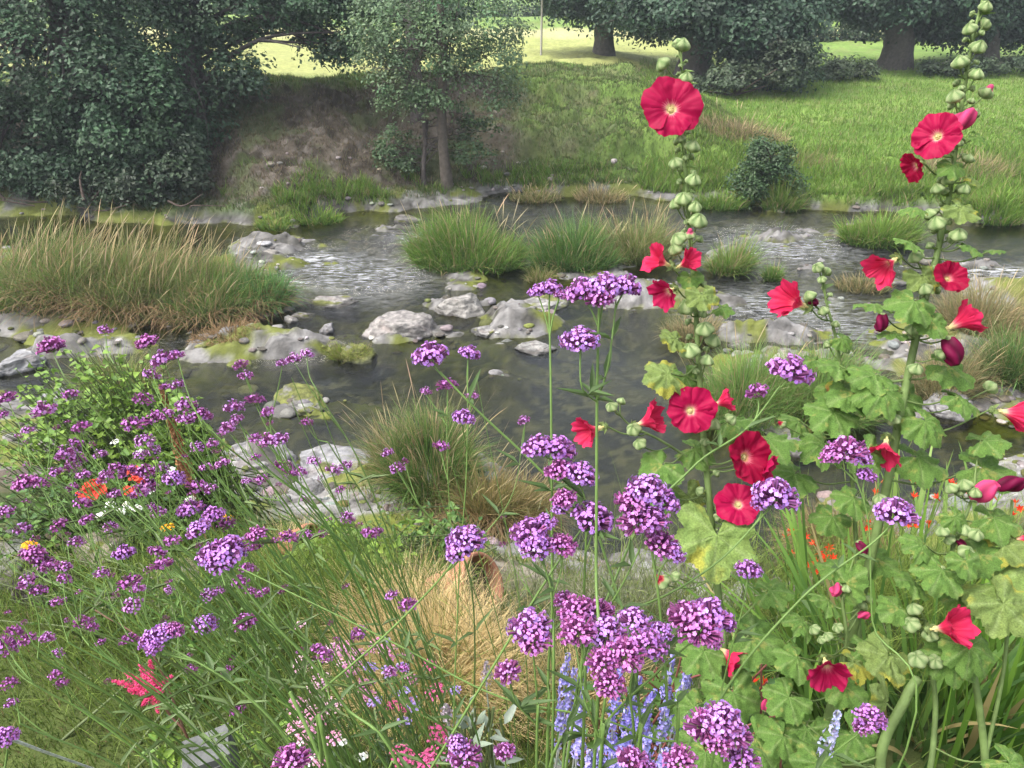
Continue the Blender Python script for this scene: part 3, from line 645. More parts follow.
def tree(name, label, basepx, topt, blobs, r0, nclump, per, size, base, bark=(.07, .06, .055), crad=.42, nl=16, seed=1, basez=None, group=None, r1=.08):
    b = on_ground(*basepx) if basez is None else basez
    o = thing(name, label, 'tree', tuple(b), group)
    bl = [(local(o, bb[0]),) + tuple(bb[1:]) for bb in blobs]
    g = G(); limbs(g, (0, 0, 0), local(o, topt), bl, r0, r1, nl, np.array(bark), seed); g.build('trunk', M_BARK, o)
    g = G(); crown_geo(g, bl, nclump, per, size, base, crad, seed); g.build('crown', M_CROWN, o, smooth=False)
    return o
def B(px, py, y, rx, ry, rz, w=1.0):      # blob centred on pixel (px,py) at ground distance y
    d = ray(px, py); t = y / d[1]; return (CAM + d * t, (rx, ry, rz), w)
DK = (.044, .090, .042); MD = (.06, .10, .05); OK = (.038, .078, .042)
# left: big dark alder hanging to the river, a second one behind it, canopy stretching right over the bank
tree('alder_tree', 'huge dark alder at the far left with its leafage hanging down to the river', (55, 196), B(70, -70, 19, 0, 0, 0)[0],
     [B(40, 60, 18.6, 2.2, 1.8, 1.9, 1.3), B(120, 105, 18.0, 1.5, 1.3, 1.5, 1), B(15, 140, 18.0, 1.4, 1.2, 1.2, .7), B(80, 0, 19.5, 2.3, 1.8, 1.6, 1), B(-60, 60, 19, 2, 1.8, 2.4, .7), B(40, -45, 19.5, 2.6, 2.3, 1.1, .6), B(135, 160, 17.7, .9, .7, .7, .35), B(60, 165, 17.8, 1.0, .7, .6, .3)],
     .45, 620, 95, .105, DK, crad=.40, seed=2, basez=np.array([-10.2, 18.9, .3]))
tree('alder_tree', 'dark alder right of the far left one, its branch reaching over the brown bank', (185, 150), B(195, -60, 21, 0, 0, 0)[0],
     [B(160, 40, 20, 1.3, 1.3, 1.4, 1), B(225, 0, 20, 1.4, 1.2, .9, .8), B(238, 68, 19.5, .55, .5, .45, .2), B(300, -8, 20.5, 1.4, 1.0, .7, .6), B(335, 40, 20.0, .6, .5, .4, .2), B(310, 30, 20.2, .4, .4, .3, .09), B(200, 115, 19.2, .7, .7, .7, .25), B(190, -35, 21, 2.2, 2.0, .8, .4), B(355, 5, 20.5, .8, .8, .4, .2), B(150, 130, 18.6, .9, .8, 1.0, .4), B(180, 165, 18.2, .7, .5, .5, .2)],
     .28, 470, 95, .105, DK, crad=.38, seed=3, basez=np.array([-8.1, 19.3, .8]))
tree('alder_tree', 'slender light green alder standing alone on the far bank', (448, 188), B(438, -25, 18.6, 0, 0, 0)[0],
     [B(430, 55, 18.6, 1.15, .9, 1.1, 1), B(470, 10, 18.8, 1.4, 1.2, 1.1, 1), B(400, 20, 18.8, 1.1, 1, 1.1, .7), B(495, 60, 18.6, .7, .7, .8, .35), B(400, 95, 18.4, .55, .5, .35, .16), B(375, 60, 18.6, .5, .5, .5, .16), B(500, 92, 18.4, .35, .35, .35, .09), B(445, -20, 18.8, 1.0, .9, .4, .2), B(430, 105, 18.3, .5, .5, .3, .12), B(370, 10, 18.8, .6, .6, .7, .25)],
     .10, 320, 60, .075, (.12, .19, .09), bark=(.10, .085, .07), crad=.30, nl=26, seed=4, r1=.05)
tree('alder_sapling', 'low spreading dark sapling around the slender alder trunk', (425, 186), B(425, 120, 18.9, 0, 0, 0)[0],
     [B(400, 142, 18.7, .6, .6, .4, .7), B(465, 148, 18.7, .5, .5, .35, .5), B(398, 165, 18.4, .5, .5, .2, .3), B(482, 120, 18.8, .5, .4, .3, .4)], .05, 60, 40, .085, (.07, .12, .05), crad=.26, nl=16, seed=5)
tree('alder_tree', 'thin dark trunk half hidden behind the slender alder', (413, 128), B(410, -10, 22, 0, 0, 0)[0],
     [B(405, 20, 22.5, 1.2, 1.0, 1.1, 1), B(430, 0, 22.5, 1.2, 1.2, .7, .6)], .16, 110, 60, .12, DK, seed=6)
# oaks across the meadow
def onfield(px, py, z=1.2): return at_z(px, py, z)
def oak(label, px, py, r0, blobs, n, seed, lean=0, col=OK, z=1.25):
    b = onfield(px, py, z); y = b[1]
    bl = [B(a, c, y + dy, rx, ry, rz, w) for (a, c, dy, rx, ry, rz, w) in blobs]
    return tree('oak_tree', label, None, B(px + lean, -20, y, 0, 0, 0)[0], bl, r0, n, 95, .16, col, bark=(.09, .08, .07), crad=.62, nl=20, seed=seed, basez=b, group=None, r1=.25)
oak('oak behind the bank whose stout short trunk stands left of the leaning oak', 604, 60, .38, [(600, -8, 0, 2.3, 2, 1.1, 1), (570, -25, 0, 2.2, 2, 1.5, .7), (650, 0, -.5, 2.0, 2, 1.2, .9), (600, -30, 0, 3.2, 3, 1.0, .6)], 420, 11)
oak('large oak with leaning trunk behind the tallest hollyhock', 688, 78, .5, [(700, -4, -1, 2.3, 2, 1.2, 1), (750, 18, -1.5, 1.6, 2, 1.3, 1), (778, 12, -1, 1.4, 2, 1.5, .8), (650, -6, 0, 2, 2, 1.1, .6), (720, -28, 0, 3.2, 3, 1.0, .6), (775, 58, -1.8, 1.2, 1.1, 1.0, .5)], 560, 12, lean=40, z=1.1)
oak('broad old oak with flared root foot across the pasture', 893, 66, .5, [(900, -10, 0, 2.8, 2.5, 1.2, 1), (868, -18, 0, 2.0, 2, 1.3, .8), (945, 2, 0, 2.0, 2, 1.3, .9), (900, -30, 0, 3.4, 3, 1.0, .6)], 460, 13)
oak('oak at the upper right corner with crown reaching low', 985, 62, .45, [(985, 5, 1, 2.2, 2, 1.3, 1), (1030, 2, 1, 2.6, 2, 1.6, 1), (960, -12, 1, 2, 2, 1.3, .6), (1000, -28, 0, 3.4, 3, 1.0, .6)], 380, 14)
def bush(label, px, py, blobs, n, per, size, col, seed, name='bush', crad=.3, basez=None):
    b = on_ground(px, py) if basez is None else basez; o = thing(name, label, 'bush', tuple(b)); y = b[1]
    bl = [(local(o, B(a, c, y + dy, rx, ry, rz)[0]), (rx, ry, rz), w) for (a, c, dy, rx, ry, rz, w) in blobs]
    g = G(); 
    for k in range(9):
        e = np.array(bl[k % len(bl)][0]) + rng.normal(0, .2, 3); tube(g, catmull([(0, 0, -.1), e * .5 + rng.normal(0, .08, 3), e], 4), [.035, .008], (.08, .06, .05), 5)
    g.build('branches', M_BARK, o)
    g = G(); crown_geo(g, bl, n, per, size, col, crad, seed); g.build('foliage', M_CROWN, o, smooth=False); return o
bush('dark round bush at the far water edge', 764, 200, [(766, 160, 0, .42, .4, .5, 1), (752, 182, 0, .5, .4, .3, .6), (782, 178, 0, .4, .4, .35, .5), (758, 142, 0, .25, .2, .22, .2), (784, 150, 0, .2, .2, .25, .15)], 95, 70, .075, (.05, .095, .035), 21, crad=.24)
bush('grey-green willow bush under the leaning oak', 700, 96, [(735, 74, 0, .9, .8, .35, .6), (700, 82, 0, .8, .8, .2, .4), (790, 62, 0, 1.0, .8, .7, 1)], 110, 60, .13, (.065, .095, .05), 22, crad=.3, basez=at_z(735, 92, 1.1))
bush('low grey-green scrub left of the broad old oak', 840, 88, [(850, 66, 0, 1.1, .8, .22, 1), (820, 72, 0, .7, .8, .2, .7)], 80, 55, .12, (.07, .10, .05), 23, crad=.25, basez=at_z(840, 78, 1.1))
bush('dark bramble scrub below the broad old oak', 960, 92, [(955, 64, 0, 1.3, .8, .2, 1), (1000, 62, 0, 1.5, .8, .22, 1)], 100, 55, .12, (.06, .09, .045), 24, crad=.25, basez=at_z(970, 76, 1.1))
bush('ferny dark undergrowth at the foot of the left alders', 150, 205, [(160, 178, 0, 1.0, .6, .4, 1), (90, 188, 0, 1.0, .5, .3, .5), (180, 150, .6, .5, .5, .5, .5)], 90, 60, .10, (.035, .06, .03), 25, crad=.28)
# bare roots of the left alders along the undercut bank
o = thing('tree_roots', 'bare brown roots and fallen wood under the left alders', 'roots', tuple(at_z(90, 205, .2))); g = G()
for k in range(20):
    a = at_z(rnd(0, 205), rnd(188, 208), rnd(.1, .5)); e = a + [rnd(-1.2, 1.2), rnd(-.5, .3), rnd(-.1, .6)]; tube(g, local(o, catmull([a, (a + e) / 2 + rng.normal(0, .15, 3), e], 5)), [rnd(.015, .04), .008], (.075, .055, .045), 6); g.build('root', M_BARK, o); g = G()
# hedges closing the far fields
def hedge(label, y, x0, x1, h, dpt, seed, col=(.045, .075, .035), name='hedge'):
    z = float(height(np.array([(x0 + x1) / 2]), np.array([y]))[0]); o = thing(name, label, 'hedge', ((x0 + x1) / 2, y, z)); g = G()
    n = int((x1 - x0) * 9); xs = rnd(x0, x1, n); P = np.stack([xs, y + rnd(-dpt, dpt, n), 0 * xs], 1); P[:, 2] = height(P[:, 0], P[:, 1]) + h * rnd(.1, .8, n) * (.7 + .5 * fbm(P, .5, 2, seed))
    r = np.random.default_rng(seed); idx = np.repeat(np.arange(n), 46); q = len(idx)
    off = r.normal(0, .33, (q, 3)); nrm = unit(off + [0, 0, .5] + r.normal(0, .3, (q, 3))); cc = vary(col, n, .15)[idx] * r.normal(1, .12, (q, 1)).clip(.5, 1.5)
    leaves4(g, local(o, P[idx] + off), .2, .14, cc, nrm); g.build('foliage', M_CROWN, o, smooth=False); return o
hedge('low field hedge running behind the oaks on the right', 45, 8, 40, .8, .4, 31)
hedge('farther hedge between the two bright fields at the top right', 57, 10, 50, 1.3, .5, 32)
hedge('distant hedge crossing the pale field behind the leaning oak', 60, -30, 9, 1.1, .5, 33)
# slim pole on the field
o = thing('field_pole', 'thin pale post standing in the far pasture', 'post', tuple(onfield(541, 62, 1.3))); g = G()
tube(g, [(0, 0, -.2), (0, 0, 2.6)], [.05, .045], (.35, .33, .3), 8); g.build('post', M_WOOD, o)
# ------------------------------------------------------------------ garden bed plants behind the verbenas
def gnd(x, y): return np.array([x, y, soil_at(x, y)])
def leafy(name, label, cat, blobs, nst, per, L, W, cols, base, stemcol=(.10, .13, .05), spread=.12, up=.5, seed=1, group=None, fold=.25, leaf_tip=None, nrm_up=.8, part='leaves'):
    """bushy plant: stems from the base into each blob with rounded leaves along their upper half"""
    r = np.random.default_rng(seed); o = thing(name, label, cat, tuple(base), group); gs = G(); gl = G(); base = np.array(base)
    wts = np.array([b[2] for b in blobs], float); wts /= wts.sum()
    for k in range(nst):
        b = blobs[r.choice(len(blobs), p=wts)]; e = np.array(b[0]) + unit(r.normal(size=3)) * b[1] * r.uniform(.3, 1.0) ** .5
        st = base + [r.normal(0, spread), r.normal(0, spread), 0]; st[2] = min(st[2], e[2] - .05)
        q = catmull([st, (st * .45 + e * .55) + r.normal(0, .05, 3) + [0, 0, -.04], e], 5); q = local(o, q)
        tube(gs, q, [.006, .0025], stemcol, 5)
        t = r.uniform(.35, 1.02, per).clip(0, 1) * (len(q) - 1); i = np.minimum(t.astype(int), len(q) - 2); P = q[i] + (q[i + 1] - q[i]) * (t - i)[:, None]
        az = r.uniform(0, 6.283, per); d = np.stack([np.cos(az), np.sin(az), r.uniform(-.2, up, per)], 1)
        c = mixc(cols[0], cols[1], r.random(per)) * r.normal(1, .13, (per, 1)).clip(.6, 1.4)
        n = unit(np.array([0, 0, nrm_up]) + r.normal(0, .4, (per, 3)))
        ll = L * r.uniform(.6, 1.25, per)
        leaves6(gl, P + unit(d) * .01, d, n, ll, ll * W / L, c, fold=fold)
    gs.build('stems', M_STEM, o); gl.build(part, M_LEAF, o); return o
def BT(px, py, t, rx, ry, rz, w=1.0): return (at_t(px, py, t), np.array([rx, ry, rz]), w)
YG, LG, DG = (.20, .30, .04), (.12, .22, .04), (.055, .12, .035)
leafy('leafy_shrub', 'bushy lime green shrub with round leaves at the left edge above the river', 'shrub', [BT(75, 385, 5.0, .42, .3, .30, 1), BT(130, 395, 4.9, .36, .3, .26, 1), BT(30, 420, 4.9, .3, .3, .25, .8), BT(180, 430, 4.8, .26, .2, .24, .7), BT(95, 450, 4.7, .6, .3, .28, 1.2)], 340, 15, .048, .04, ((.21, .32, .05), (.13, .24, .05)), gnd(-2.3, 4.6), seed=3, spread=.25)
leafy('leafy_shrub', 'darker green leafy plant in front of the lime green shrub', 'shrub', [BT(40, 490, 4.3, .35, .3, .22, 1), BT(140, 500, 4.2, .35, .3, .18, .9), BT(20, 520, 4.0, .25, .2, .2, .6)], 120, 12, .04, .03, (LG, DG), gnd(-2.3, 4.0), seed=4, spread=.3)
leafy('leafy_plant', 'clump of broad light green leaves behind the blond grass', 'plant', [BT(345, 560, 4.0, .30, .25, .20, 1), BT(300, 585, 3.9, .25, .2, .18, .7), BT(375, 570, 3.9, .18, .2, .18, .7)], 130, 11, .07, .035, (YG, LG), gnd(-.8, 3.5), seed=5, spread=.2, up=1.1)
leafy('leafy_plant', 'low green weeds beside the gravel above the near rock slab', 'plant', [BT(400, 525, 5.6, .35, .2, .08, 1), BT(460, 530, 5.5, .3, .2, .08, .8)], 60, 9, .05, .03, (LG, DG), gnd(-.6, 4.6), seed=6, spread=.3, up=.9)
leafy('leafy_plant', 'ground cover of small pointed leaves by the grey stone block', 'plant', [BT(160, 745, 2.3, .12, .1, .05, 1), BT(255, 735, 2.2, .14, .1, .06, 1), BT(270, 765, 2.1, .14, .1, .05, 1)], 34, 9, .045, .02, (LG, YG), gnd(-.8, 1.35), seed=7, spread=.15, up=.7)
leafy('peony_plant', 'dark green divided foliage under the left verbenas', 'plant', [BT(60, 590, 3.1, .3, .2, .16, 1), BT(150, 600, 3.0, .3, .2, .13, .8), BT(230, 620, 2.8, .25, .2, .15, .8)], 70, 10, .06, .014, (DG, LG), gnd(-1.2, 2.3), seed=8, spread=.3, up=1.0)
leafy('leafy_plant', 'green leaves with reddish stalks below the lower left hollyhock', 'plant', [BT(650, 700, 2.2, .2, .15, .14, 1), BT(745, 690, 2.1, .22, .15, .16, 1)], 50, 8, .06, .03, (LG, DG), gnd(.5, 1.5), seed=9, spread=.2, up=1.0, stemcol=(.2, .07, .06))

# feathery mass of thin green stems that fills the bed behind and below the verbenas
def wispy(label, c, a, b, H, n, cols, seed, lean=.5, W=.0035, bend=.5, name='feathery_plant', az0=None, cat='plant', part='foliage', seeds=0):
    r = np.random.default_rng(seed); o = thing(name, label, cat, tuple(gnd(*c)))
    P = np.stack([c[0] + r.normal(0, .5, n) * a, c[1] + r.normal(0, .5, n) * b, np.zeros(n)], 1); P[:, 2] = height(P[:, 0], P[:, 1])
    g = G(); az = r.uniform(0, 6.28, n) if az0 is None else az0 + r.normal(0, .8, n)
    cc = mixc(cols[0], cols[1], r.random(n)) * r.normal(1, .15, (n, 1)).clip(.5, 1.5); LL = H * r.uniform(.45, 1.1, n)
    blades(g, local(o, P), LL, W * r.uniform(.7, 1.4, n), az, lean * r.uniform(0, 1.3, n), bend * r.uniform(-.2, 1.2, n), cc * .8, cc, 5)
    # side shoots
    q = n * 3; i = r.integers(n, size=q); t = r.uniform(.25, .95, q); phi = (lean * .6 + bend * .2) * t
    d = np.stack([np.cos(az[i]), np.sin(az[i]), 0 * t], 1); S = local(o, P)[i] + (LL[i] * t)[:, None] * (np.sin(phi)[:, None] * d + np.cos(phi)[:, None] * np.array([0, 0, 1]))
    blades(g, S, H * .16 * r.uniform(.4, 1.3, q), W * .9, az[i] + r.normal(0, 1.2, q), r.uniform(.3, 1.1, q), r.uniform(0, .8, q), cc[i], cc[i] * 1.1, 3)
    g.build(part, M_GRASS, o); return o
WG = ((.11, .17, .03), (.20, .27, .055)); WD = ((.09, .14, .025), (.16, .22, .045))
wispy('olive tangle of thin stems under the left half of the verbenas', (-1.15, 2.2), .9, .5, .5, 1000, WG, 41, az0=2.9)
wispy('dark feathery tangle below the centre of the left verbena thicket', (-.75, 2.2), .7, .6, .55, 900, WD, 42, az0=2.7)
wispy('fine green tangle left of the blond grass', (-.95, 2.9), .6, .5, .38, 700, WG, 43)
wispy('low tangle of thin leaves around the pink yarrows', (-.30, 1.7), .6, .4, .42, 700, WG, 44)
wispy('feathery green stems between the yarrows and the bottom edge', (-.32, 1.15), .5, .3, .36, 500, WD, 45)
wispy('grey-green weedy stems behind the front verbena stems', (.35, 2.2), .6, .6, .55, 700, ((.14, .17, .09), (.22, .22, .12)), 46)
wispy('thin green weeds on the bank above the calm pool', (.9, 3.4), .8, .6, .32, 700, WG, 47)
wispy('weedy growth among the right hollyhock stems', (1.4, 2.4), .9, .7, .7, 1100, WG, 48)
wispy('tangled thin weeds in front of the lime green shrub', (-1.9, 3.3), 1.0, .7, .45, 1200, WG, 49)
wispy('grasses along the right picture edge behind the yellow hollyhock leaves', (2.4, 3.1), .8, .8, .9, 900, ((.09, .15, .03), (.18, .24, .05)), 50)

# blond feather grass tufts
def stipa(label, px, py, t, H, n, seed, spread=.12, bend=1.6):
    c = on_ground(px, py); r = np.random.default_rng(seed); o = thing('feather_grass', label, 'grass tuft', tuple(c))
    P = np.stack([r.normal(0, spread * .5, n), r.normal(0, spread * .4, n), np.zeros(n)], 1); g = G()
    c0 = mixc((.24, .23, .07), (.50, .38, .17), r.random(n)); c1 = mixc((.64, .46, .22), (.80, .64, .36), r.random(n)); az = np.arctan2(P[:, 1], P[:, 0]) + r.normal(0, .8, n)
    blades(g, P, H * r.uniform(.5, 1.15, n), .0038, az, r.uniform(0, .45, n), bend * r.uniform(.3, 1.25, n), c0, c1, 7); g.build('blades', M_GRASS, o); return o
stipa('big tuft of blond feather grass in front of the tipped clay pot', 440, 696, 3.35, .37, 4600, 1, .20, 1.5)
stipa('smaller blond feather grass tuft spilling over the left of the big one', 408, 655, 3.7, .38, 1600, 2, .16)
stipa('wispy blond grass behind the left clay pot near the rocks', 296, 575, 4.6, .36, 900, 3, .2)
stipa('short blond grass low behind the front verbena stems', 575, 715, 3.0, .28, 1000, 4, .2)

# terracotta pots
def pot(label, px, py, t, R, H, tilt, az, seed=0):
    c = at_t(px, py, t); o = thing('terracotta_pot', label, 'flower pot', tuple(c))
    prof = [(0, 0), (.62, 0), (.66, .02), (.86, .78), (.86, .79), (1.0, .79), (1.02, .81), (1.02, .98), (1.0, 1.0), (.90, 1.0), (.88, .98), (.80, .75), (.62, .10), (0, .08)]
    n = 48; th = np.linspace(0, 2 * np.pi, n, endpoint=False); V = np.array([[r * R * np.cos(a), r * R * np.sin(a), h * H] for r, h in prof for a in th])
    rot = np.array(Matrix.Rotation(az, 3, 'Z') @ Matrix.Rotation(tilt, 3, 'Y')); V = (V - [0, 0, H]) @ rot.T
    i, j = np.meshgrid(np.arange(len(prof) - 1), np.arange(n), indexing='ij'); k = (j + 1) % n
    F = np.stack([i * n + j, i * n + k, (i + 1) * n + k, (i + 1) * n + j], -1).reshape(-1, 4)
    g = G(); cc = np.array([.36, .16, .10]) * (.8 + .4 * fbm(V, 9, 3, seed))[:, None]; g.add(V, F, cc); g.build('pot_body', M_CLAY, o)
    th2 = rnd(0, 6.28, 300); rr = np.sqrt(rng.random(300)) * R * .78; S = np.stack([rr * np.cos(th2), rr * np.sin(th2), np.full(300, -.18 * H) + rnd(-.01, .01, 300)], 1) @ rot.T
    g = G(); m_ = 40; t3 = np.linspace(0, 6.283, m_, endpoint=False); D = np.vstack([[0, 0, -.16 * H], np.stack([R * .79 * np.cos(t3), R * .79 * np.sin(t3), np.full(m_, -.2 * H)], 1)]) @ rot.T
    g.add(D, [[0, 1 + q, 1 + (q + 1) % m_] for q in range(m_)], (.06, .045, .03)); g.build('potting_soil', M_ROCK, o); return o
pot('terracotta pot tipped towards the river behind the blond feather grass', 484, 584, 3.7, .155, .32, 1.0, -.35, 1)
pot('smaller terracotta pot lying among leaves left of the light green clump', 312, 543, 4.4, .11, .24, 1.15, -.5, 2)

# strap-leaved irises and montbretia at the lower right
def iris(label, px, py, t, H, n, seed, spread=.2, cols=((.07, .15, .03), (.17, .30, .05)), W=.022, lean=.45, az0=None, name='iris_clump', bend=.7, zoff=None):
    c = at_t(px, py, t); c[2] = soil_at(c[0], c[1]); r = np.random.default_rng(seed); o = thing(name, label, 'strap-leaved plant', tuple(c)); g = G()
    P = np.stack([r.normal(0, spread * .5, n), r.normal(0, spread * .5, n), np.zeros(n)], 1); az = (np.arctan2(P[:, 1], P[:, 0]) + r.normal(0, .5, n)) if az0 is None else az0 + r.normal(0, .6, n)
    cc = mixc(cols[0], cols[1], r.random(n)); b = r.random(n) < .07; cc[b] = [.35, .28, .12]
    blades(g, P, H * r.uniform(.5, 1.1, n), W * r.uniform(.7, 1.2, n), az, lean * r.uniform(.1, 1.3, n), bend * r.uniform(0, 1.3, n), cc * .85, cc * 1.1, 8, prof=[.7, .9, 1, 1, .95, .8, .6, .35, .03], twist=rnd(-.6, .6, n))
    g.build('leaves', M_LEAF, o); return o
iris('strap leaves fanning left beside the calm pool behind the hollyhocks', 815, 740, 2.9, .85, 95, 1, .28, az0=2.7)
iris('dense upright strap leaves at the bottom right corner', 990, 740, 2.75, .66, 150, 2, .34, cols=((.07, .16, .025), (.17, .31, .04)), lean=.25, W=.020, bend=.35)
iris('strap leaves between the thick hollyhock stems at the bottom right', 915, 745, 2.75, .56, 90, 3, .25, lean=.5, cols=((.05, .11, .03), (.13, .24, .05)))
iris('tall strap leaves of the red montbretia at the right edge', 950, 610, 3.6, .70, 70, 4, .4, lean=.4, cols=((.10, .18, .04), (.2, .3, .07)))
iris('few long arching strap leaves behind the lowest hollyhock flower', 780, 790, 2.4, .62, 34, 5, .2, az0=2.4, lean=.8, cols=((.09, .18, .03), (.2, .32, .05)))

def ellip(g, c, r, col, V0=None, m=0, rot=None):
    V, F = ICO2 if V0 is None else V0
    V = V * r
    if rot is not None: V = V @ rot.T
    g.add(V + c, F, col, m)
def quat_m(d, up=(0, 0, 1)): 
    return np.array(Vector(d).to_track_quat('Z', 'Y').to_matrix())

# small flower spikes and umbels
def montbretia(label, px, py, t, seed):
    p = at_t(px, py, t); r = np.random.default_rng(seed); b = p + [r.uniform(-.1, .1), r.uniform(-.1, .1), 0]; b[2] = soil_at(b[0], b[1])
    o = thing('montbretia_spray', label, 'flower spray', tuple(b)); g = G(); q = catmull(local(o, [b, (b + p) / 2 + [.02, 0, .03], p, p + cv(.8, .1, .2) * .05]), 5); tube(g, q, [.003, .0015], (.12, .2, .05), 5); g.build('stem', M_STEM, o)
    for k in range(6):
        fl = G(); c = np.array([0, 0, 0.]); n = 6; d = unit(np.array([r.normal(0, .6), r.normal(0, .6), .8]))
        R = quat_m(d); az = np.arange(n) * math.tau / n; dd = np.stack([np.cos(az), np.sin(az), 0 * az + .9], 1) @ R.T
        leaves6(fl, np.repeat(c[None], n, 0), dd, np.tile(d, (n, 1)), .026, .009, (.75, .05, .02), fold=.1, droop=-.1); tube(fl, [-d * .022, c], [.0015, .003], (.6, .10, .03), 5)
        f = fl.build('flower', M_PETAL, o); f.location = Vector(q[-1 - min(k * 2, 8)] + d * .02)
for i, (a, b, t, l) in enumerate([(788, 538, 3.2, 'red montbretia flowers over the calm pool edge'), (816, 550, 3.1, 'red montbretia flowers right of the pool beside the thick stem'), (820, 562, 3.0, 'lower red montbretia flowers arching beside the thick stem'), (878, 487, 3.3, 'red montbretia flowers left of the green hollyhock bud cluster'), (915, 490, 3.3, 'red montbretia flowers just below the right purple verbena'), (945, 492, 3.2, 'red montbretia flowers above the round green buds'), (1012, 512, 3.2, 'red montbretia flowers against the right picture edge'), (1000, 492, 3.3, 'red montbretia flowers beside the dark pink hollyhock flower'), (750, 690, 2.4, 'small red montbretia spray among the lower leaves')]):
    montbretia(l, a, b, t, 60 + i)

def floret5(g, P, nrm, s, col, m=0, seed=0, cup=.15):
    """many five-petalled florets at once"""
    P = np.asarray(P, float); n = len(P); nrm = unit(nrm); a = unit(np.cross(nrm, rng.normal(size=(n, 3)))); b = np.cross(nrm, a); s = np.broadcast_to(s, (n,))[:, None]
    V = []; 
    for k in range(5):
        th = k * math.tau / 5; d = a * math.cos(th) + b * math.sin(th); w_ = -a * math.sin(th) + b * math.cos(th)
        V += [P, P + s * (.34 * d + .24 * w_) + nrm * s * cup * .6, P + s * .54 * d + nrm * s * cup * .9 , P + s * (.34 * d - .24 * w_) + nrm * s * cup * .6]
    V = np.stack(V, 1); F = np.arange(n * 20).reshape(-1, 4); g.add(V.reshape(-1, 3), F, np.repeat(np.broadcast_to(col, (n, 3)), 20, axis=0), m)
def umbel_plant(name, label, cat, heads, base, hr, n, col, stemcol=(.12, .18, .07), fs=.006, part='flower_head', leaf=True, flat=.35, group=None):
    o = thing(name, label, cat, tuple(base), group); gs = G(); meshes = []
    for k in range(3):
        g = G(); r_ = np.sqrt(rng.random(n)); th = rnd(0, 6.28, n); P = np.stack([r_ * np.cos(th), r_ * np.sin(th), flat * (1 - r_ ** 2) + rng.normal(0, .06, n)], 1) * hr
        floret5(g, P, P * [1, 1, 0] / hr * .5 + [0, 0, 1] + rng.normal(0, .25, (n, 3)), fs, vary(col, n, .2, .05), seed=k)
        for q in range(0, n, 4): tube(g, [(0, 0, -hr * .6), P[q]], [.0006, .0006], stemcol, 3, cap=False)
        meshes.append(g.mesh(part, M_VERB))
    for k, h in enumerate(heads):
        p = at_t(*h[:3]); l = local(o, p); m_ = l * .5 + rng.normal(0, .03, 3); tube(gs, catmull([rng.normal(0, .03, 3) * [1, 1, 0], m_, l - [0, 0, hr * .5]], 4), [.0022, .0012], stemcol, 5)
        q = link(part, meshes[k % 3], o); q.location = Vector(l); s = (h[3] if len(h) > 3 else 1) * 1.3; q.scale = (s, s, s); q.rotation_euler = (rnd(-.2, .5), rnd(-.3, .3), rnd(0, 6))
    if leaf:
        P = np.array([at_t(*h[:3]) for h in heads]); i = rng.integers(len(P), size=len(P) * 14); f = rnd(.1, .9, len(i))[:, None]; Q = local(o, P[i]) * f
        leaves6(gs, Q, unit(rng.normal(size=(len(i), 3)) + [0, 0, .4]), unit(rng.normal(size=(len(i), 3)) * .4 + [0, 0, 1]), .035, .006, vary((.10, .16, .07), len(i)), m=0)
    gs.build('stem', M_LEAF, o); return o
PK = (.62, .22, .42)
yb = lambda x, y: gnd(x, y)
umbel_plant('yarrow', 'pale pink yarrow plant at the left of the yarrow patch', 'flower plant', [(330, 653, 2.0, 1), (302, 665, 2.0), (317, 690, 1.95), (322, 680, 2.0), (345, 662, 2.1, .8), (333, 705, 1.9), (300, 625, 2.1, .7), (310, 705, 1.9, .8)], yb(-.5, 1.45), .021, 60, (.72, .45, .55), fs=.005)
umbel_plant('yarrow', 'rose pink yarrow plant in the middle of the yarrow patch', 'flower plant', [(342, 650, 1.95), (378, 645, 2.0), (388, 652, 1.95), (358, 655, 2.0), (352, 668, 1.9), (366, 686, 1.9), (410, 680, 1.95), (412, 705, 1.9), (371, 700, 1.9, .8), (408, 656, 2.0, .7)], yb(-.32, 1.4), .020, 60, (.68, .30, .50), fs=.005)
umbel_plant('yarrow', 'deep pink yarrow plant right of the yarrow patch', 'flower plant', [(430, 665, 2.0, .7), (436, 692, 1.9), (437, 735, 1.7), (402, 755, 1.6), (425, 765, 1.6), (432, 758, 1.6), (405, 705, 1.9, .7), (392, 705, 1.9, .6)], yb(-.2, 1.3), .020, 60, (.70, .13, .32), fs=.005)
umbel_plant('yarrow', 'soft pink yarrow plant low at the left of the bottom edge', 'flower plant', [(295, 705, 1.75), (308, 718, 1.7), (305, 735, 1.65, .9), (316, 720, 1.7), (334, 738, 1.6, .8), (294, 728, 1.7, .8), (318, 760, 1.5, .7)], yb(-.42, 1.1), .018, 55, (.72, .35, .50), fs=.005)
umbel_plant('scabious', 'small mauve-blue flowers mixed into the yarrow patch', 'flower plant', [(370, 668, 1.9), (388, 672, 1.9), (403, 668, 1.9), (404, 692, 1.85), (414, 704, 1.85), (405, 722, 1.8), (375, 702, 1.85), (385, 640, 2.0, .7), (456, 690, 1.9, .8)], yb(-.3, 1.3), .014, 40, (.38, .28, .62), fs=.005)
umbel_plant('daisy_plant', 'tiny white flowers scattered in front of the lime green shrub', 'flower plant', [(110, 505, 3.4), (120, 512, 3.3), (128, 505, 3.4), (137, 508, 3.4), (150, 490, 3.5), (100, 515, 3.3), (170, 470, 3.6), (190, 500, 3.3), (115, 442, 3.9), (140, 452, 3.8)], yb(-1.7, 2.9), .016, 20, (.8, .8, .72), fs=.010, leaf=False)
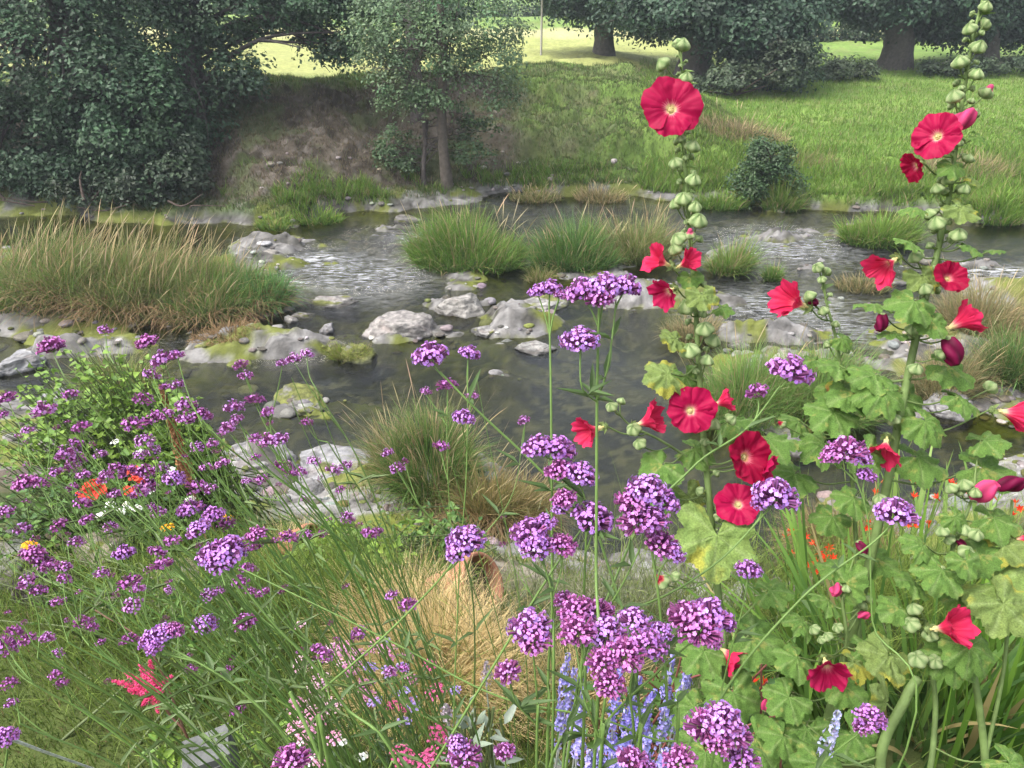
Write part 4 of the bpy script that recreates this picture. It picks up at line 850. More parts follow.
umbel_plant('daisy_plant', 'few tiny white flowers at the foot of the yarrows', 'flower plant', [(300, 745, 1.7), (310, 762, 1.6), (363, 756, 1.6), (288, 752, 1.7), (342, 742, 1.7)], yb(-.4, 1.15), .008, 12, (.8, .8, .75), fs=.006, leaf=False)
umbel_plant('marigold', 'orange-yellow flower glowing among the left verbenas', 'flower plant', [(167, 528, 2.8, .8)], yb(-1.4, 2.35), .025, 70, (.85, .38, .02), fs=.011, leaf=False)
umbel_plant('marigold', 'small orange-yellow flower at the left edge above the dark pot', 'flower plant', [(29, 545, 2.8, .8)], yb(-1.9, 2.3), .022, 60, (.85, .36, .02), fs=.011, leaf=False)
umbel_plant('marigold', 'orange flower close to the near grey rocks', 'flower plant', [(228, 518, 3.2, .8)], yb(-1.3, 2.9), .022, 50, (.85, .35, .02), fs=.011, leaf=False)
umbel_plant('geranium', 'coral red flowers glimpsed in the middle of the left verbena thicket', 'flower plant', [(92, 484, 3.1), (98, 492, 3.1), (133, 470, 3.3, .8), (138, 480, 3.2), (130, 492, 3.1), (86, 494, 3.1)], yb(-1.7, 2.5), .024, 26, (.70, .08, .05), fs=.018, leaf=False)

def cyl_spike(name, label, cat, tops, base, Lg, R, n, col, stemcol, fs, t0=.0, part='flower_spike', leafcol=None, group=None, curl=.04):
    o = thing(name, label, cat, tuple(base), group); gs = G()
    for h in tops:
        p = at_t(*h[:3]); l = local(o, p); LL = Lg * (h[3] if len(h) > 3 else 1); d = unit(l * [1, 1, 1.0]) * LL; s0 = l - d
        q = catmull([rng.normal(0, .04, 3) * [1, 1, 0], s0 * .5 + rng.normal(0, .02, 3), s0, l - d * .5 + rng.normal(0, curl * LL, 3), l], 5); tube(gs, q, [.0022, .0014], stemcol, 5)
        g = G(); t = rng.random(n); k = (len(q) - 1) - t * 10; i = k.astype(int).clip(0, len(q) - 2); C_ = q[i] + (q[i + 1] - q[i]) * (k - i)[:, None]
        th = rnd(0, 6.28, n); off = np.stack([np.cos(th), np.sin(th), 0 * th + rnd(-.2, .5, n)], 1); rr = R * (1 - .75 * (1 - t) ** 3) * rnd(.5, 1.1, n)
        rr = R * np.clip(.25 + 1.1 * t, 0, 1) * rnd(.5, 1.1, n); P = C_ + off * rr[:, None]
        floret5(g, P - l, off + rng.normal(0, .2, (n, 3)), fs, vary(col, n, .18, .05), cup=.3); f = g.build(part, M_VERB, o); f.location = Vector(l)
    if leafcol is not None:
        m_ = 26 * len(tops); P = np.array([at_t(*h[:3]) for h in tops]); i = rng.integers(len(P), size=m_); Q = local(o, P[i]) * rnd(.1, .75, m_)[:, None]
        leaves6(gs, Q, unit(rng.normal(size=(m_, 3)) + [0, 0, .6]), unit(rng.normal(size=(m_, 3)) * .4 + [0, 0, 1]), .05, .012, vary(leafcol, m_), m=0)
    gs.build('stem', M_LEAF, o); return o
BL = (.36, .33, .70)
sage = lambda lab, tops, bx, by, col=BL, n=110: cyl_spike('russian_sage', lab, 'blue-flowered sage', tops, gnd(bx, by), .17, .012, n, col, (.45, .47, .42), .008, leafcol=(.25, .3, .24))
sage('blue sage spikes left of the big purple verbena cluster, nearest the blond grass', [(568, 655, 1.55), (575, 668, 1.5), (588, 664, 1.55), (560, 700, 1.5, .8), (582, 690, 1.45), (578, 715, 1.4)], .1, 1.0)
sage('blue sage spikes directly behind the big verbena cluster', [(620, 668, 1.5), (640, 676, 1.5), (632, 690, 1.45), (655, 690, 1.5), (650, 710, 1.4), (612, 715, 1.4), (640, 720, 1.4), (625, 735, 1.35)], .2, 1.0, (.32, .28, .72), 120)
sage('blue sage spikes right of the big verbena cluster among leaves', [(673, 655, 1.55), (692, 655, 1.6), (686, 675, 1.5), (667, 700, 1.45), (678, 690, 1.5), (690, 712, 1.45)], .3, 1.0)
sage('pale blue sage spikes low in front of the bottom edge', [(600, 745, 1.2, .7), (612, 755, 1.2, .7), (665, 750, 1.2, .7), (650, 735, 1.25, .7), (590, 750, 1.2, .7)], .15, .85, (.36, .33, .7))
sage('single pale lavender sage spike between the right hollyhock stems', [(838, 712, 1.35, .8), (833, 735, 1.3, .6)], .5, .95, (.5, .5, .75), 90)
cyl_spike('lambs_ear', 'pale woolly flower spike beside the blond grass', 'woolly plant', [(486, 662, 1.7)], gnd(-.05, 1.15), .09, .012, 120, (.52, .44, .48), (.5, .55, .45), .006, leafcol=(.42, .47, .38))
cyl_spike('lambs_ear', 'shorter pale woolly flower spike left of the other one', 'woolly plant', [(446, 705, 1.6)], gnd(-.12, 1.1), .07, .011, 100, (.55, .46, .52), (.5, .55, .45), .006, leafcol=(.42, .47, .38))
leafy('lambs_ear', 'silver-white woolly leaves at the bottom beside the pink yarrow', 'woolly plant', [BT(480, 720, 1.5, .05, .04, .05, 1), BT(450, 745, 1.4, .05, .04, .04, .8)], 14, 5, .05, .017, ((.30, .35, .28), (.24, .30, .22)), gnd(-.07, .95), seed=12, spread=.05, up=1.4)
cyl_spike('dock_spike', 'rusty brown dock seed spike rising through the left verbenas', 'seed spike', [(160, 385, 3.2), (166, 410, 3.1, .8)], gnd(-1.25, 2.5), .42, .022, 420, (.26, .13, .06), (.25, .12, .07), .012)
# astilbe
def astilbe():
    b = gnd(-.98, 1.45); o = thing('astilbe', 'crimson pink feathery astilbe on brown stalks above the lawn', 'flower plant', tuple(b)); gs = G()
    c = at_t(152, 690, 2.1); root = at_t(190, 745, 2.15); q0 = catmull(local(o, [b, root, at_t(170, 715, 2.12), c]), 5); tube(gs, q0, [.004, .0025], (.13, .06, .04), 6); tube(gs, catmull(local(o, [root, at_t(150, 650, 2.1), at_t(95, 610, 2.1)]), 5), [.0035, .002], (.14, .08, .05), 5)
    gs.build('stem', M_STEM, o)
    for tip in [(112, 680), (122, 668), (140, 664), (150, 660), (128, 690), (143, 705), (158, 712), (162, 690), (172, 676), (135, 680), (155, 680)]:
        a = at_t(152 + (tip[0] - 152) * .25, 692 + (tip[1] - 692) * .2, 2.1); e = at_t(tip[0], tip[1], 2.1 + rnd(-.05, .05)); g = G(); n = 170; t = rng.random(n); P = a + (e - a) * t[:, None] + rng.normal(0, .006, (n, 3)) * (1.2 - t)[:, None]
        leaves4(g, local(o, P) , .011, .0035, vary((.80, .10, .26), n, .15), unit(rng.normal(size=(n, 3)))); tube(g, local(o, [a, e]), [.0012, .0008], (.6, .08, .15), 4); g.build('plume', M_PETAL, o)
astilbe()
# grey stone block, dark fallen log and stones at the left, line over the lawn
def block():
    c = at_t(207, 752, 2.05); o = thing('stone_block', 'weathered grey square block standing at the bottom edge', 'block', tuple(c))
    b = bmesh.new(); bmesh.ops.create_cube(b, size=1); bmesh.ops.bevel(b, geom=b.edges[:], offset=.04, segments=2, affect='EDGES'); bmesh.ops.triangulate(b, faces=b.faces[:]); bmesh.ops.subdivide_edges(b, edges=b.edges[:], cuts=5, use_grid_fill=True)
    bmesh.ops.triangulate(b, faces=b.faces[:])
    V = np.array([v.co[:] for v in b.verts]); F = np.array([[v.index for v in f.verts] for f in b.faces]); b.free()
    V = V * [.13, .11, .6] + [0, 0, -.28]; V += (fbm(V, 12, 3, 4) - .5)[:, None] * .016; V[:, 2] += (V[:, 0] * .12)
    a = .35; V = V @ np.array([[math.cos(a), math.sin(a), 0], [-math.sin(a), math.cos(a), 0], [0, 0, 1]])
    g = G(); g.add(V, F, np.array([.13, .135, .13]) * (.4 + .8 * fbm(V * [1, 1, .8], 26, 4, 8))[:, None]); g.build('post', M_WOOD, o, smooth=False)
block()
g = G(); a = at_t(-40, 700, 1.05); q = [at_t(8, 738, .95), at_t(45, 752, 1.25), at_t(125, 780, 1.7)]; tube(g, q, .0022, (.62, .64, .66), 6)
o = g.build('wire_line', M_WOOD); tag(o, 'pale wire line stretched across the lower left corner', 'line')
for a in [(38, 598, 60, .16, .3, 'dark burnt log lying beside the lawn at the left edge', (.045, .035, .03)), (8, 585, 50, .14, .3, 'grey-green stone at the left picture edge beside the dark log', (.2, .21, .15)), (95, 555, 60, .08, .3, 'pale flat stone between the left verbena stems', (.42, .36, .28)), (120, 610, 70, .1, .3, 'mossy edging stone behind the lawn', (.25, .23, .18)), (170, 585, 60, .08, .3, 'tan edging stone in the left bed right of the mossy one', (.36, .3, .22)), (10, 555, 60, .1, .3, 'flat grey slab at the left picture edge', (.3, .31, .27)), (300, 620, 50, .07, .2, 'small grey bed stone under the feathery tangle', (.27, .26, .24))]:
    rock(a[0], a[1], a[2], a[3], a[4], a[5], a[6], .2, z=2.42 if a[1] > 590 else 2.2, wet=False, name='log' if 'log' in a[5] else 'stone')
# ------------------------------------------------------------------ verbena
def verbena_head(seed, nfl=62, fsz=.30, col=(.42, .13, .52), dark=(.22, .06, .18), bloom=1.0, cover=1.75):
    """dome of florets, unit radius, growing along +Z, stem joins at the origin (below)"""
    r = np.random.default_rng(seed); g = G()
    # loose clusters within the head
    nc = 7; u = [unit(np.array([0, 0, 1.0]))] + [unit(np.array([math.cos(a), math.sin(a), r.uniform(.1, .5)])) for a in np.linspace(0, 6.28, nc, endpoint=False) + r.uniform(-.3, .3, nc)]
    k = np.arange(nfl); z_ = 1 - cover * (k + .5) / nfl * .78; th = k * 2.39996 + r.normal(0, .15, nfl); rr = np.sqrt(np.clip(1 - z_ ** 2, 0, 1)); D = np.stack([rr * np.cos(th), rr * np.sin(th), z_], 1)
    D = unit(D + r.normal(0, .07, (nfl, 3)))
    near = np.array([max(float(d @ c) for c in u) for d in D]); R = .64 + .42 * sstep(.78, .98, near) + r.normal(0, .05, nfl)
    P = D * R[:, None] * [1, 1, .82] + [0, 0, .35]
    # calyx tubes
    for q in range(nfl):
        a = P[q] * .42 + np.array([0, 0, .12]); n = unit(P[q] - a); c = vary(dark, 1, .25)[0]
        tube(g, [a, P[q] * .9 + a * .1, P[q]], [.035, .062, .055], c, 4, m=0, cap=False)
        if r.random() < .5: 
            e = unit(n + r.normal(0, .5, 3)) * .13; tube(g, [P[q] * .85 + a * .15, P[q] * .9 + a * .1 + e], [.04, .045], c * 1.3, 4, cap=True)
    ok = r.random(nfl) < bloom
    Q = P[ok]; n = len(Q); cc = vary(col, n, .16, .06); pale = r.random(n) < .25; cc[pale] = vary(np.array(col) * 1.12 + .02, int(pale.sum()), .1)
    floret5(g, Q + D[ok] * .05, D[ok] + r.normal(0, .22, (n, 3)), fsz * r.uniform(.8, 1.15, n), cc, cup=.05)
    for s in u[1:]: tube(g, [(0, 0, -.05), s * .35 + [0, 0, .05]], [.05, .03], (.13, .15, .07), 4, cap=False)
    return g.mesh('flower_head', M_VERB)
VH_BIG = [verbena_head(s, 125, .225, c, dark=(.24, .08, .21)) for s, c in ((1, (.52, .24, .70)), (2, (.50, .21, .63)), (3, (.54, .27, .74)))]
VH_MAG = [verbena_head(s, 125, .21, c, dark=(.26, .07, .20), bloom=.8 if s == 4 else .62) for s, c in ((4, (.56, .20, .54)), (5, (.54, .23, .60)))]
VH_SML = [verbena_head(s, 56, .29, c, bloom=b) for s, c, b in ((6, (.54, .25, .62), .8), (7, (.48, .17, .50), .65), (8, (.54, .23, .58), .9), (9, (.42, .13, .42), .5))]
VH_BUD = [verbena_head(s, 26, .32, (.42, .14, .46), bloom=.3, dark=(.17, .04, .12)) for s in (14, 15)]
STG = (.12, .20, .05)
def verbena(label, heads, stems, group=None, base=None, leaves=6):
    """heads: (px, py, depth, width_px, mesh set, tilt x, tilt y, stem index or None); stems: lists of (px, py, depth, radius_mm)"""
    first = at_t(*stems[0][0][:3]); b = gnd(first[0], first[1]) if base is None else np.array(base)
    o = thing('verbena', label, 'verbena', tuple(b), group); gs = G(); polys = []
    for s in stems:
        P = np.array([at_t(*p[:3]) for p in s]); R = [p[3] * .82 / 1000 for p in s]
        if P[0][2] > b[2] + .1 and len(s[0]) > 4:      # stem that comes from the ground below the frame
            P = np.vstack([[b[0], b[1], b[2]], P]); R = [R[0] * 1.1] + R
        q = catmull(P, 8); polys.append(q); tube(gs, local(o, q), R, STG, 7)
        for k in (len(q) // 2,):                        # swollen node
            pass
    for h in heads:
        p = at_t(*h[:3]); w_ = h[3] * h[2] / FPX / 2 * .98
        tx, ty = (h[5], h[6]) if len(h) > 6 else (rnd(-.35, .35), rnd(-.1, .3))
        si = h[7] if len(h) > 7 else None
        best = None
        for j, q in enumerate(polys):
            if si is not None and j != si: continue
            # join at a point of the stem below the head
            dd = np.linalg.norm(q - p, axis=1) + np.clip(q[:, 2] - p[2] + .012, 0, None) * 6 + 0.0
            k = int(np.argmin(dd)); 
            if best is None or dd[k] < best[0]: best = (dd[k], j, k)
        q = polys[best[1]]; k = best[2]; s = q[k]; dist = np.linalg.norm(p - s)
        ax = unit(cv(tx, 1, ty)); foot = p - ax * w_ * .35
        if dist > .006:
            k2 = max(0, k - int(2)); s = q[k2]; L_ = np.linalg.norm(foot - s)
            c1 = s + (foot - s) * .45 - ax * L_ * .08 + (unit(q[k2] - q[max(k2 - 1, 0)]) if k2 else ax) * L_ * .12
            tube(gs, local(o, catmull([s, c1, foot], 6)), [.0011, .0009], STG, 6)
        hm = h[4][rng.integers(len(h[4]))]; f = link('flower_head', hm, o); f.location = Vector(local(o, foot)); f.scale = (w_,) * 3
        f.rotation_mode = 'QUATERNION'; f.rotation_quaternion = Vector(ax).to_track_quat('Z', 'Y') @ Quaternion((0, 0, 1), rnd(0, 6.28))
    for k in range(leaves):                              # narrow leaves in pairs at the stem nodes
        q = polys[rng.integers(len(polys))]; i = int(rng.uniform(.15, .85) * len(q)); g = G()
        for sgn in (1, -1):
            az = rnd(0, 3.1); d = np.array([math.cos(az) * sgn, math.sin(az) * sgn, .8])
            leaves6(g, [local(o, q[i])], d, [[-d[0], -d[1], 1.2]], rnd(.02, .05), .007, (.09, .15, .05), droop=.25)
        g.build('leaf', M_LEAF, o)
    gs.build('stem', M_STEM, o); return o
B_, M_, S_, U_ = VH_BIG, VH_MAG, VH_SML, VH_BUD
verbena('tallest verbena in the middle, its broad purple head level with the tawny river grass',
    [(583, 293, .80, 36, B_, -.3, .2), (605, 290, .80, 40, B_, .0, .2), (625, 288, .80, 32, B_, .35, .2), (600, 300, .79, 30, M_, 0, .5), (580, 343, .79, 38, B_, -.1, .35)],
    [[(592, 800, .86, 2.4, 1), (596, 560, .83, 2.1), (597, 400, .81, 1.9), (599, 306, .80, 1.6)], [(597, 402, .81, 1.4), (607, 370, .80, 1.2), (613, 330, .80, 1.1), (616, 300, .80, 1)], [(597, 402, .81, 1.3), (588, 395, .80, 1.1), (581, 384, .79, 1.0), (580, 352, .79, 1)]])
verbena('verbena with a thin straight stem just left of the tallest one',
    [(538, 293, .90, 20, B_, -.2, .2), (550, 290, .90, 24, B_, .1, .2), (560, 296, .89, 14, M_, .3, .3)],
    [[(551, 800, .95, 2.2, 1), (552, 560, .92, 2.0), (551, 400, .90, 1.7), (549, 302, .90, 1.2)]])
verbena('verbena on a long stem leaning left, round head beside the pale boulders',
    [(431, 358, .92, 36, B_, -.2, .3)],
    [[(640, 830, .95, 2.2, 1), (600, 540, .93, 2.0), (540, 470, .93, 1.9), (480, 413, .92, 1.7), (440, 372, .92, 1.4)]], leaves=3)
verbena('slim verbena with small heads stacked above the near grass tussock',
    [(469, 355, 1.15, 22, B_), (447, 386, 1.15, 21, S_), (426, 392, 1.15, 12, S_), (472, 396, 1.15, 13, S_), (463, 419, 1.1, 23, B_), (441, 447, 1.15, 17, S_), (524, 421, 1.2, 13, S_)],
    [[(455, 820, 1.3, 1.6, 1), (458, 600, 1.2, 1.4), (466, 480, 1.15, 1.2), (468, 365, 1.15, .8)], [(457, 600, 1.2, 1.1), (448, 480, 1.15, .9), (447, 396, 1.15, .7)], [(460, 560, 1.2, 1.1), (510, 500, 1.2, .9), (524, 428, 1.2, .7)]])
verbena('verbena with stacked flat heads left of the upright red flowers',
    [(538, 449, .86, 32, B_, -.3, .3), (558, 450, .86, 34, B_, .2, .3), (560, 472, .85, 30, M_, -.2, .3), (580, 476, .85, 34, B_, .3, .3), (565, 500, .85, 26, M_, -.3, .4), (592, 520, .85, 42, B_, .3, .4), (562, 507, .86, 22, B_, -.4, .3)],
    [[(580, 800, .92, 2.3, 1), (583, 620, .88, 2.0), (586, 540, .86, 1.7), (585, 500, .86, 1.3), (572, 465, .86, 1.1)], [(585, 555, .86, 1.2), (592, 535, .85, 1.0), (593, 526, .85, 1)]])
verbena('verbena with two round heads left of the centre above the blond grass',
    [(530, 534, .84, 38, B_, -.2, .35), (537, 548, .83, 34, B_, 0, .5), (562, 547, .84, 30, M_, .3, .4), (545, 524, .85, 24, B_, 0, .2), (530, 628, .80, 42, B_, -.2, .4), (534, 640, .79, 36, M_, .1, .6), (508, 673, .80, 28, M_, -.3, .4)],
    [[(546, 800, .88, 2.3, 1), (548, 680, .85, 2.0), (552, 600, .84, 1.8), (541, 556, .84, 1.3)], [(552, 600, .84, 1.1), (560, 575, .84, 1), (562, 556, .84, .9)], [(536, 800, .84, 1.8, 1), (538, 720, .82, 1.5), (533, 650, .80, 1.2)], [(537, 725, .82, 1.2), (518, 705, .81, 1.0), (509, 682, .80, .9)]])
verbena('verbena on a stem crossing up from the lower left, head before the clay pot rim',
    [(460, 552, .86, 30, B_, -.3, .3), (468, 540, .86, 34, B_, .2, .3), (458, 540, .87, 24, B_, -.2, .2)],
    [[(390, 830, .95, 2.0, 1), (430, 770, .92, 1.9), (540, 590, .9, 1.7) , (588, 520, .9, 1.2)], [(322, 690, .92, 1.8), (380, 640, .90, 1.6), (430, 590, .88, 1.4), (459, 556, .86, 1.2)]], leaves=2)
verbena('verbena with the densest upright purple cluster right of the centre',
    [(634, 503, .84, 38, M_, -.3, .3), (648, 492, .84, 42, B_, .1, .2), (663, 502, .84, 32, B_, .4, .3), (637, 522, .83, 38, M_, -.2, .5), (652, 520, .83, 34, B_, .2, .5), (660, 546, .84, 36, M_, .4, .4), (672, 553, .84, 26, B_, .5, .4)],
    [[(668, 810, .88, 2.4, 1), (667, 700, .86, 2.1), (660, 610, .85, 1.9), (650, 540, .84, 1.5)], [(606, 612, .86, 1.5), (622, 585, .85, 1.3), (640, 548, .84, 1.2), (643, 530, .84, 1)]])
verbena('verbena bearing the largest magenta-purple cluster low in the middle',
    [(564, 600, .86, 22, M_, -.3, .3), (575, 611, .82, 34, M_, -.4, .3), (596, 612, .83, 36, M_, 0, .1), (578, 632, .79, 38, M_, -.4, .5), (606, 634, .80, 40, B_, .0, .3), (634, 622, .82, 34, B_, .2, .1), (648, 645, .78, 38, B_, .5, .4), (626, 655, .76, 38, M_, .2, .6), (603, 664, .76, 34, M_, -.2, .7), (610, 686, .75, 30, M_, .0, .8), (662, 632, .81, 22, B_, .6, .3)],
    [[(596, 820, .84, 2.6, 1), (600, 740, .81, 2.2), (606, 690, .79, 1.8), (606, 645, .79, 1.3)], [(628, 820, .84, 2.2, 1), (634, 740, .81, 1.9), (630, 690, .79, 1.6), (638, 650, .79, 1.2)], [(600, 740, .81, 1.4), (582, 690, .8, 1.2), (583, 650, .79, 1.0)]])
verbena('verbena head on an arching stem right of the largest cluster',
    [(688, 617, .84, 40, M_, -.2, .35), (710, 617, .84, 42, B_, .2, .3), (700, 630, .83, 44, M_, 0, .6), (722, 622, .85, 26, B_, .4, .3), (712, 640, .83, 22, M_, .3, .6)],
    [[(540, 830, .92, 2.3, 1), (600, 730, .9, 2.1), (660, 670, .87, 1.8), (698, 636, .85, 1.3)]])
verbena('verbena with heads on the bottom edge right of the centre',
    [(705, 726, .74, 40, M_, -.3, .4), (722, 722, .74, 42, B_, .1, .3), (735, 735, .74, 34, M_, .4, .4), (718, 742, .73, 30, M_, 0, .6), (742, 762, .74, 34, B_, .2, .4), (680, 762, .75, 34, M_), (632, 760, .75, 32, M_), (645, 770, .75, 24, B_)],
    [[(730, 900, .78, 2.4, 1), (726, 800, .76, 2.0), (720, 745, .745, 1.4)], [(680, 900, .78, 1.8, 1), (680, 775, .75, 1.2)], [(634, 900, .78, 1.8, 1), (633, 775, .75, 1.2)]], leaves=2)
verbena('verbena arching right over the red flowers with one large and one small violet head',
    [(790, 373, 1.0, 43, B_, .3, .3), (757, 393, 1.0, 24, S_, -.3, .3)],
    [[(560, 820, .95, 2.3, 1), (622, 562, .96, 2.0), (690, 470, .98, 1.8), (745, 430, .99, 1.6), (780, 386, 1.0, 1.1)]], leaves=2)
verbena('verbena with a violet head in front of the lower red hollyhock flowers',
    [(775, 497, .92, 44, B_, .2, .35), (762, 503, .92, 22, B_, -.4, .3)],
    [[(590, 620, .9, 1.6), (660, 598, .9, 1.6), (720, 560, .91, 1.5), (770, 508, .92, 1.1)], [(560, 830, .9, 2.0, 1), (575, 700, .9, 1.8), (590, 620, .9, 1.5)]], leaves=2)
verbena('verbena with a rounded violet head at the right, above the green hollyhock leaves',
    [(895, 515, .95, 40, B_, .1, .3), (846, 453, 1.0, 40, M_, -.1, .25), (860, 458, 1.0, 24, B_, .4, .3), (832, 457, 1.0, 24, M_, -.4, .3), (866, 476, 1.0, 20, B_, .3, .4)],
    [[(660, 850, .98, 2.3, 1), (720, 700, .97, 2.1), (800, 600, .96, 1.8), (870, 545, .95, 1.5), (892, 524, .95, 1.2)], [(884, 800, 1.0, 1.6, 1), (872, 620, 1.0, 1.4), (868, 520, 1.0, 1.2), (850, 464, 1.0, .9)]], leaves=3)
verbena('verbena with a small flat head between the calm pool and the lower hollyhock leaves',
    [(748, 571, 1.0, 26, B_, .1, .3)], [[(700, 830, 1.05, 1.8, 1), (722, 690, 1.02, 1.4), (742, 610, 1.0, 1.1), (748, 578, 1.0, .9)]], leaves=2)
verbena('verbena with a mauve head at the bottom right beside the thick pale stem',
    [(870, 719, .95, 30, B_, 0, .4), (862, 728, .95, 18, M_, -.3, .5)], [[(760, 860, 1.0, 1.8, 1), (820, 768, .98, 1.4), (866, 728, .95, 1.0)]], leaves=2)
verbena('verbena with heads peeping over the bottom edge left of the centre',
    [(465, 758, .8, 34, M_, -.1, .3), (292, 762, .85, 36, M_, 0, .3), (505, 752, .82, 22, M_), (457, 745, .8, 22, B_, .2, .3)],
    [[(470, 900, .84, 1.8, 1), (466, 775, .8, 1.2)], [(300, 900, .9, 1.8), (293, 775, .85, 1.2)], [(509, 900, .84, 1.6), (506, 765, .82, 1.1)], [(470, 900, .84, 1.6), (385, 900, .86, 1.5), (300, 900, .9, 1.5)]], leaves=1)
verbena('verbena with the large bright round head in the middle of the left thicket',
    [(214, 556, .86, 32, B_, -.2, .35), (230, 550, .86, 34, B_, .2, .3), (222, 562, .85, 30, B_, 0, .6)],
    [[(420, 850, .95, 2.3, 1), (340, 700, .9, 2.0), (270, 620, .87, 1.6), (226, 564, .86, 1.2)]], leaves=2)
verbena('verbena with the bright violet head over the pink astilbe',
    [(152, 640, .88, 24, B_, -.3, .4), (163, 634, .88, 24, B_, .1, .3), (175, 630, .88, 18, M_, .5, .3), (154, 648, .87, 18, B_, -.1, .6)],
    [[(360, 900, .95, 2.2, 1), (300, 760, .9, 2.0), (240, 690, .88, 1.6), (175, 650, .88, 1.2), (160, 640, .88, 1.0)]], leaves=2)
verbena('verbena head at the very left picture edge above the wire', [(6, 738, .93, 24, B_, 0, .3)], [[(10, 900, .98, 2.0, 1), (7, 752, .93, 1.3)]], leaves=1)
verbena('cut green verbena stalk crossing another near the bottom left of the centre', [(318, 650, 1.2, 16, S_)],
    [[(345, 850, .62, 1.9, 1), (320, 760, .60, 1.8), (290, 692, .60, 1.8)], [(760, 850, 1.0, 1.8, 1), (640, 735, .95, 1.6), (500, 697, .95, 1.5), (390, 641, .97, 1.3), (240, 568, 1.0, 1)], [(330, 700, 1.1, 1.0), (319, 657, 1.2, .8)]], leaves=1)

# the thicket on the left: every small head of the photograph, gathered into plants
TH = [(105,331,13),(52,348,24),(148,344,20),(163,361,22),(177,357,15),(151,376,16),(178,386,14),(143,400,19),(165,388,11),(70,396,15),(7,399,18),(44,412,22),(3,416,12),(28,431,12),(82,428,17),(186,407,20),(201,417,20),(185,421,17),(156,419,22),(133,426,22),(168,415,14),(241,366,15),(246,377,14),(282,364,11),(294,360,15),(307,355,13),(255,401,18),(234,409,19),(237,421,14),(227,430,17),(268,413,14),(307,423,12),(270,442,20),(281,441,18),(256,439,13),(256,458,11),(283,467,18),(300,473,13),(314,462,13),(291,475,11),(261,481,14),(246,482,10),(333,471,14),(346,467,14),(66,455,20),(76,460,18),(73,469,15),(84,476,14),(100,456,14),(75,444,14),(55,474,15),(26,485,22),(41,484,14),(73,488,12),(107,478,17),(116,469,15),(128,473,18),(145,442,18),(153,452,15),(140,456,12),(145,473,20),(162,469,14),(147,486,18),(174,480,20),(197,488,20),(212,445,13),(197,448,13),(223,464,14),(206,468,13),(211,490,13),
(6,513,16),(23,530,15),(60,526,17),(83,505,17),(87,521,14),(111,528,13),(77,543,15),(115,495,14),(139,495,18),(147,490,14),(159,513,14),(152,508,10),(191,511,24),(214,517,22),(199,531,22),(172,542,16),(227,525,17),(124,555,20),(157,553,16),(162,566,20),(130,584,22),(138,590,14),(102,574,14),(133,607,19),(33,556,22),(42,563,20),(49,568,18),(28,583,18),(39,592,16),(64,568,14),(64,580,14),(58,603,14),(84,624,18),(92,628,12),(129,641,18),(28,640,16),(15,632,16),(4,648,26),(47,639,14),(58,654,11),(57,675,14),(62,684,13),(10,684,15),(12,704,12),(107,682,8),(240,583,17),(208,596,15),(219,592,11),(205,626,22),(246,623,22),(257,536,20),(247,569,14),(169,590,10),(191,670,13),(227,671,12),(238,711,15),(116,596,9),(101,643,10),(256,548,14),(289,538,18),(306,536,13),(322,535,11),(347,519,15),(359,526,9),(369,535,17),(377,532,12),(263,594,14),(282,592,9),(251,592,11),(346,587,9),(392,596,13),(408,606,18),(359,635,18),(325,656,16),(390,673,13),(403,669,12),(388,454,12),(398,469,15),(405,462,9),(341,490,10),(503,545,9),(503,517,7),(330,520,7)]
SITES = [(-20, 'rising before the lime green shrub at the far left'), 0]
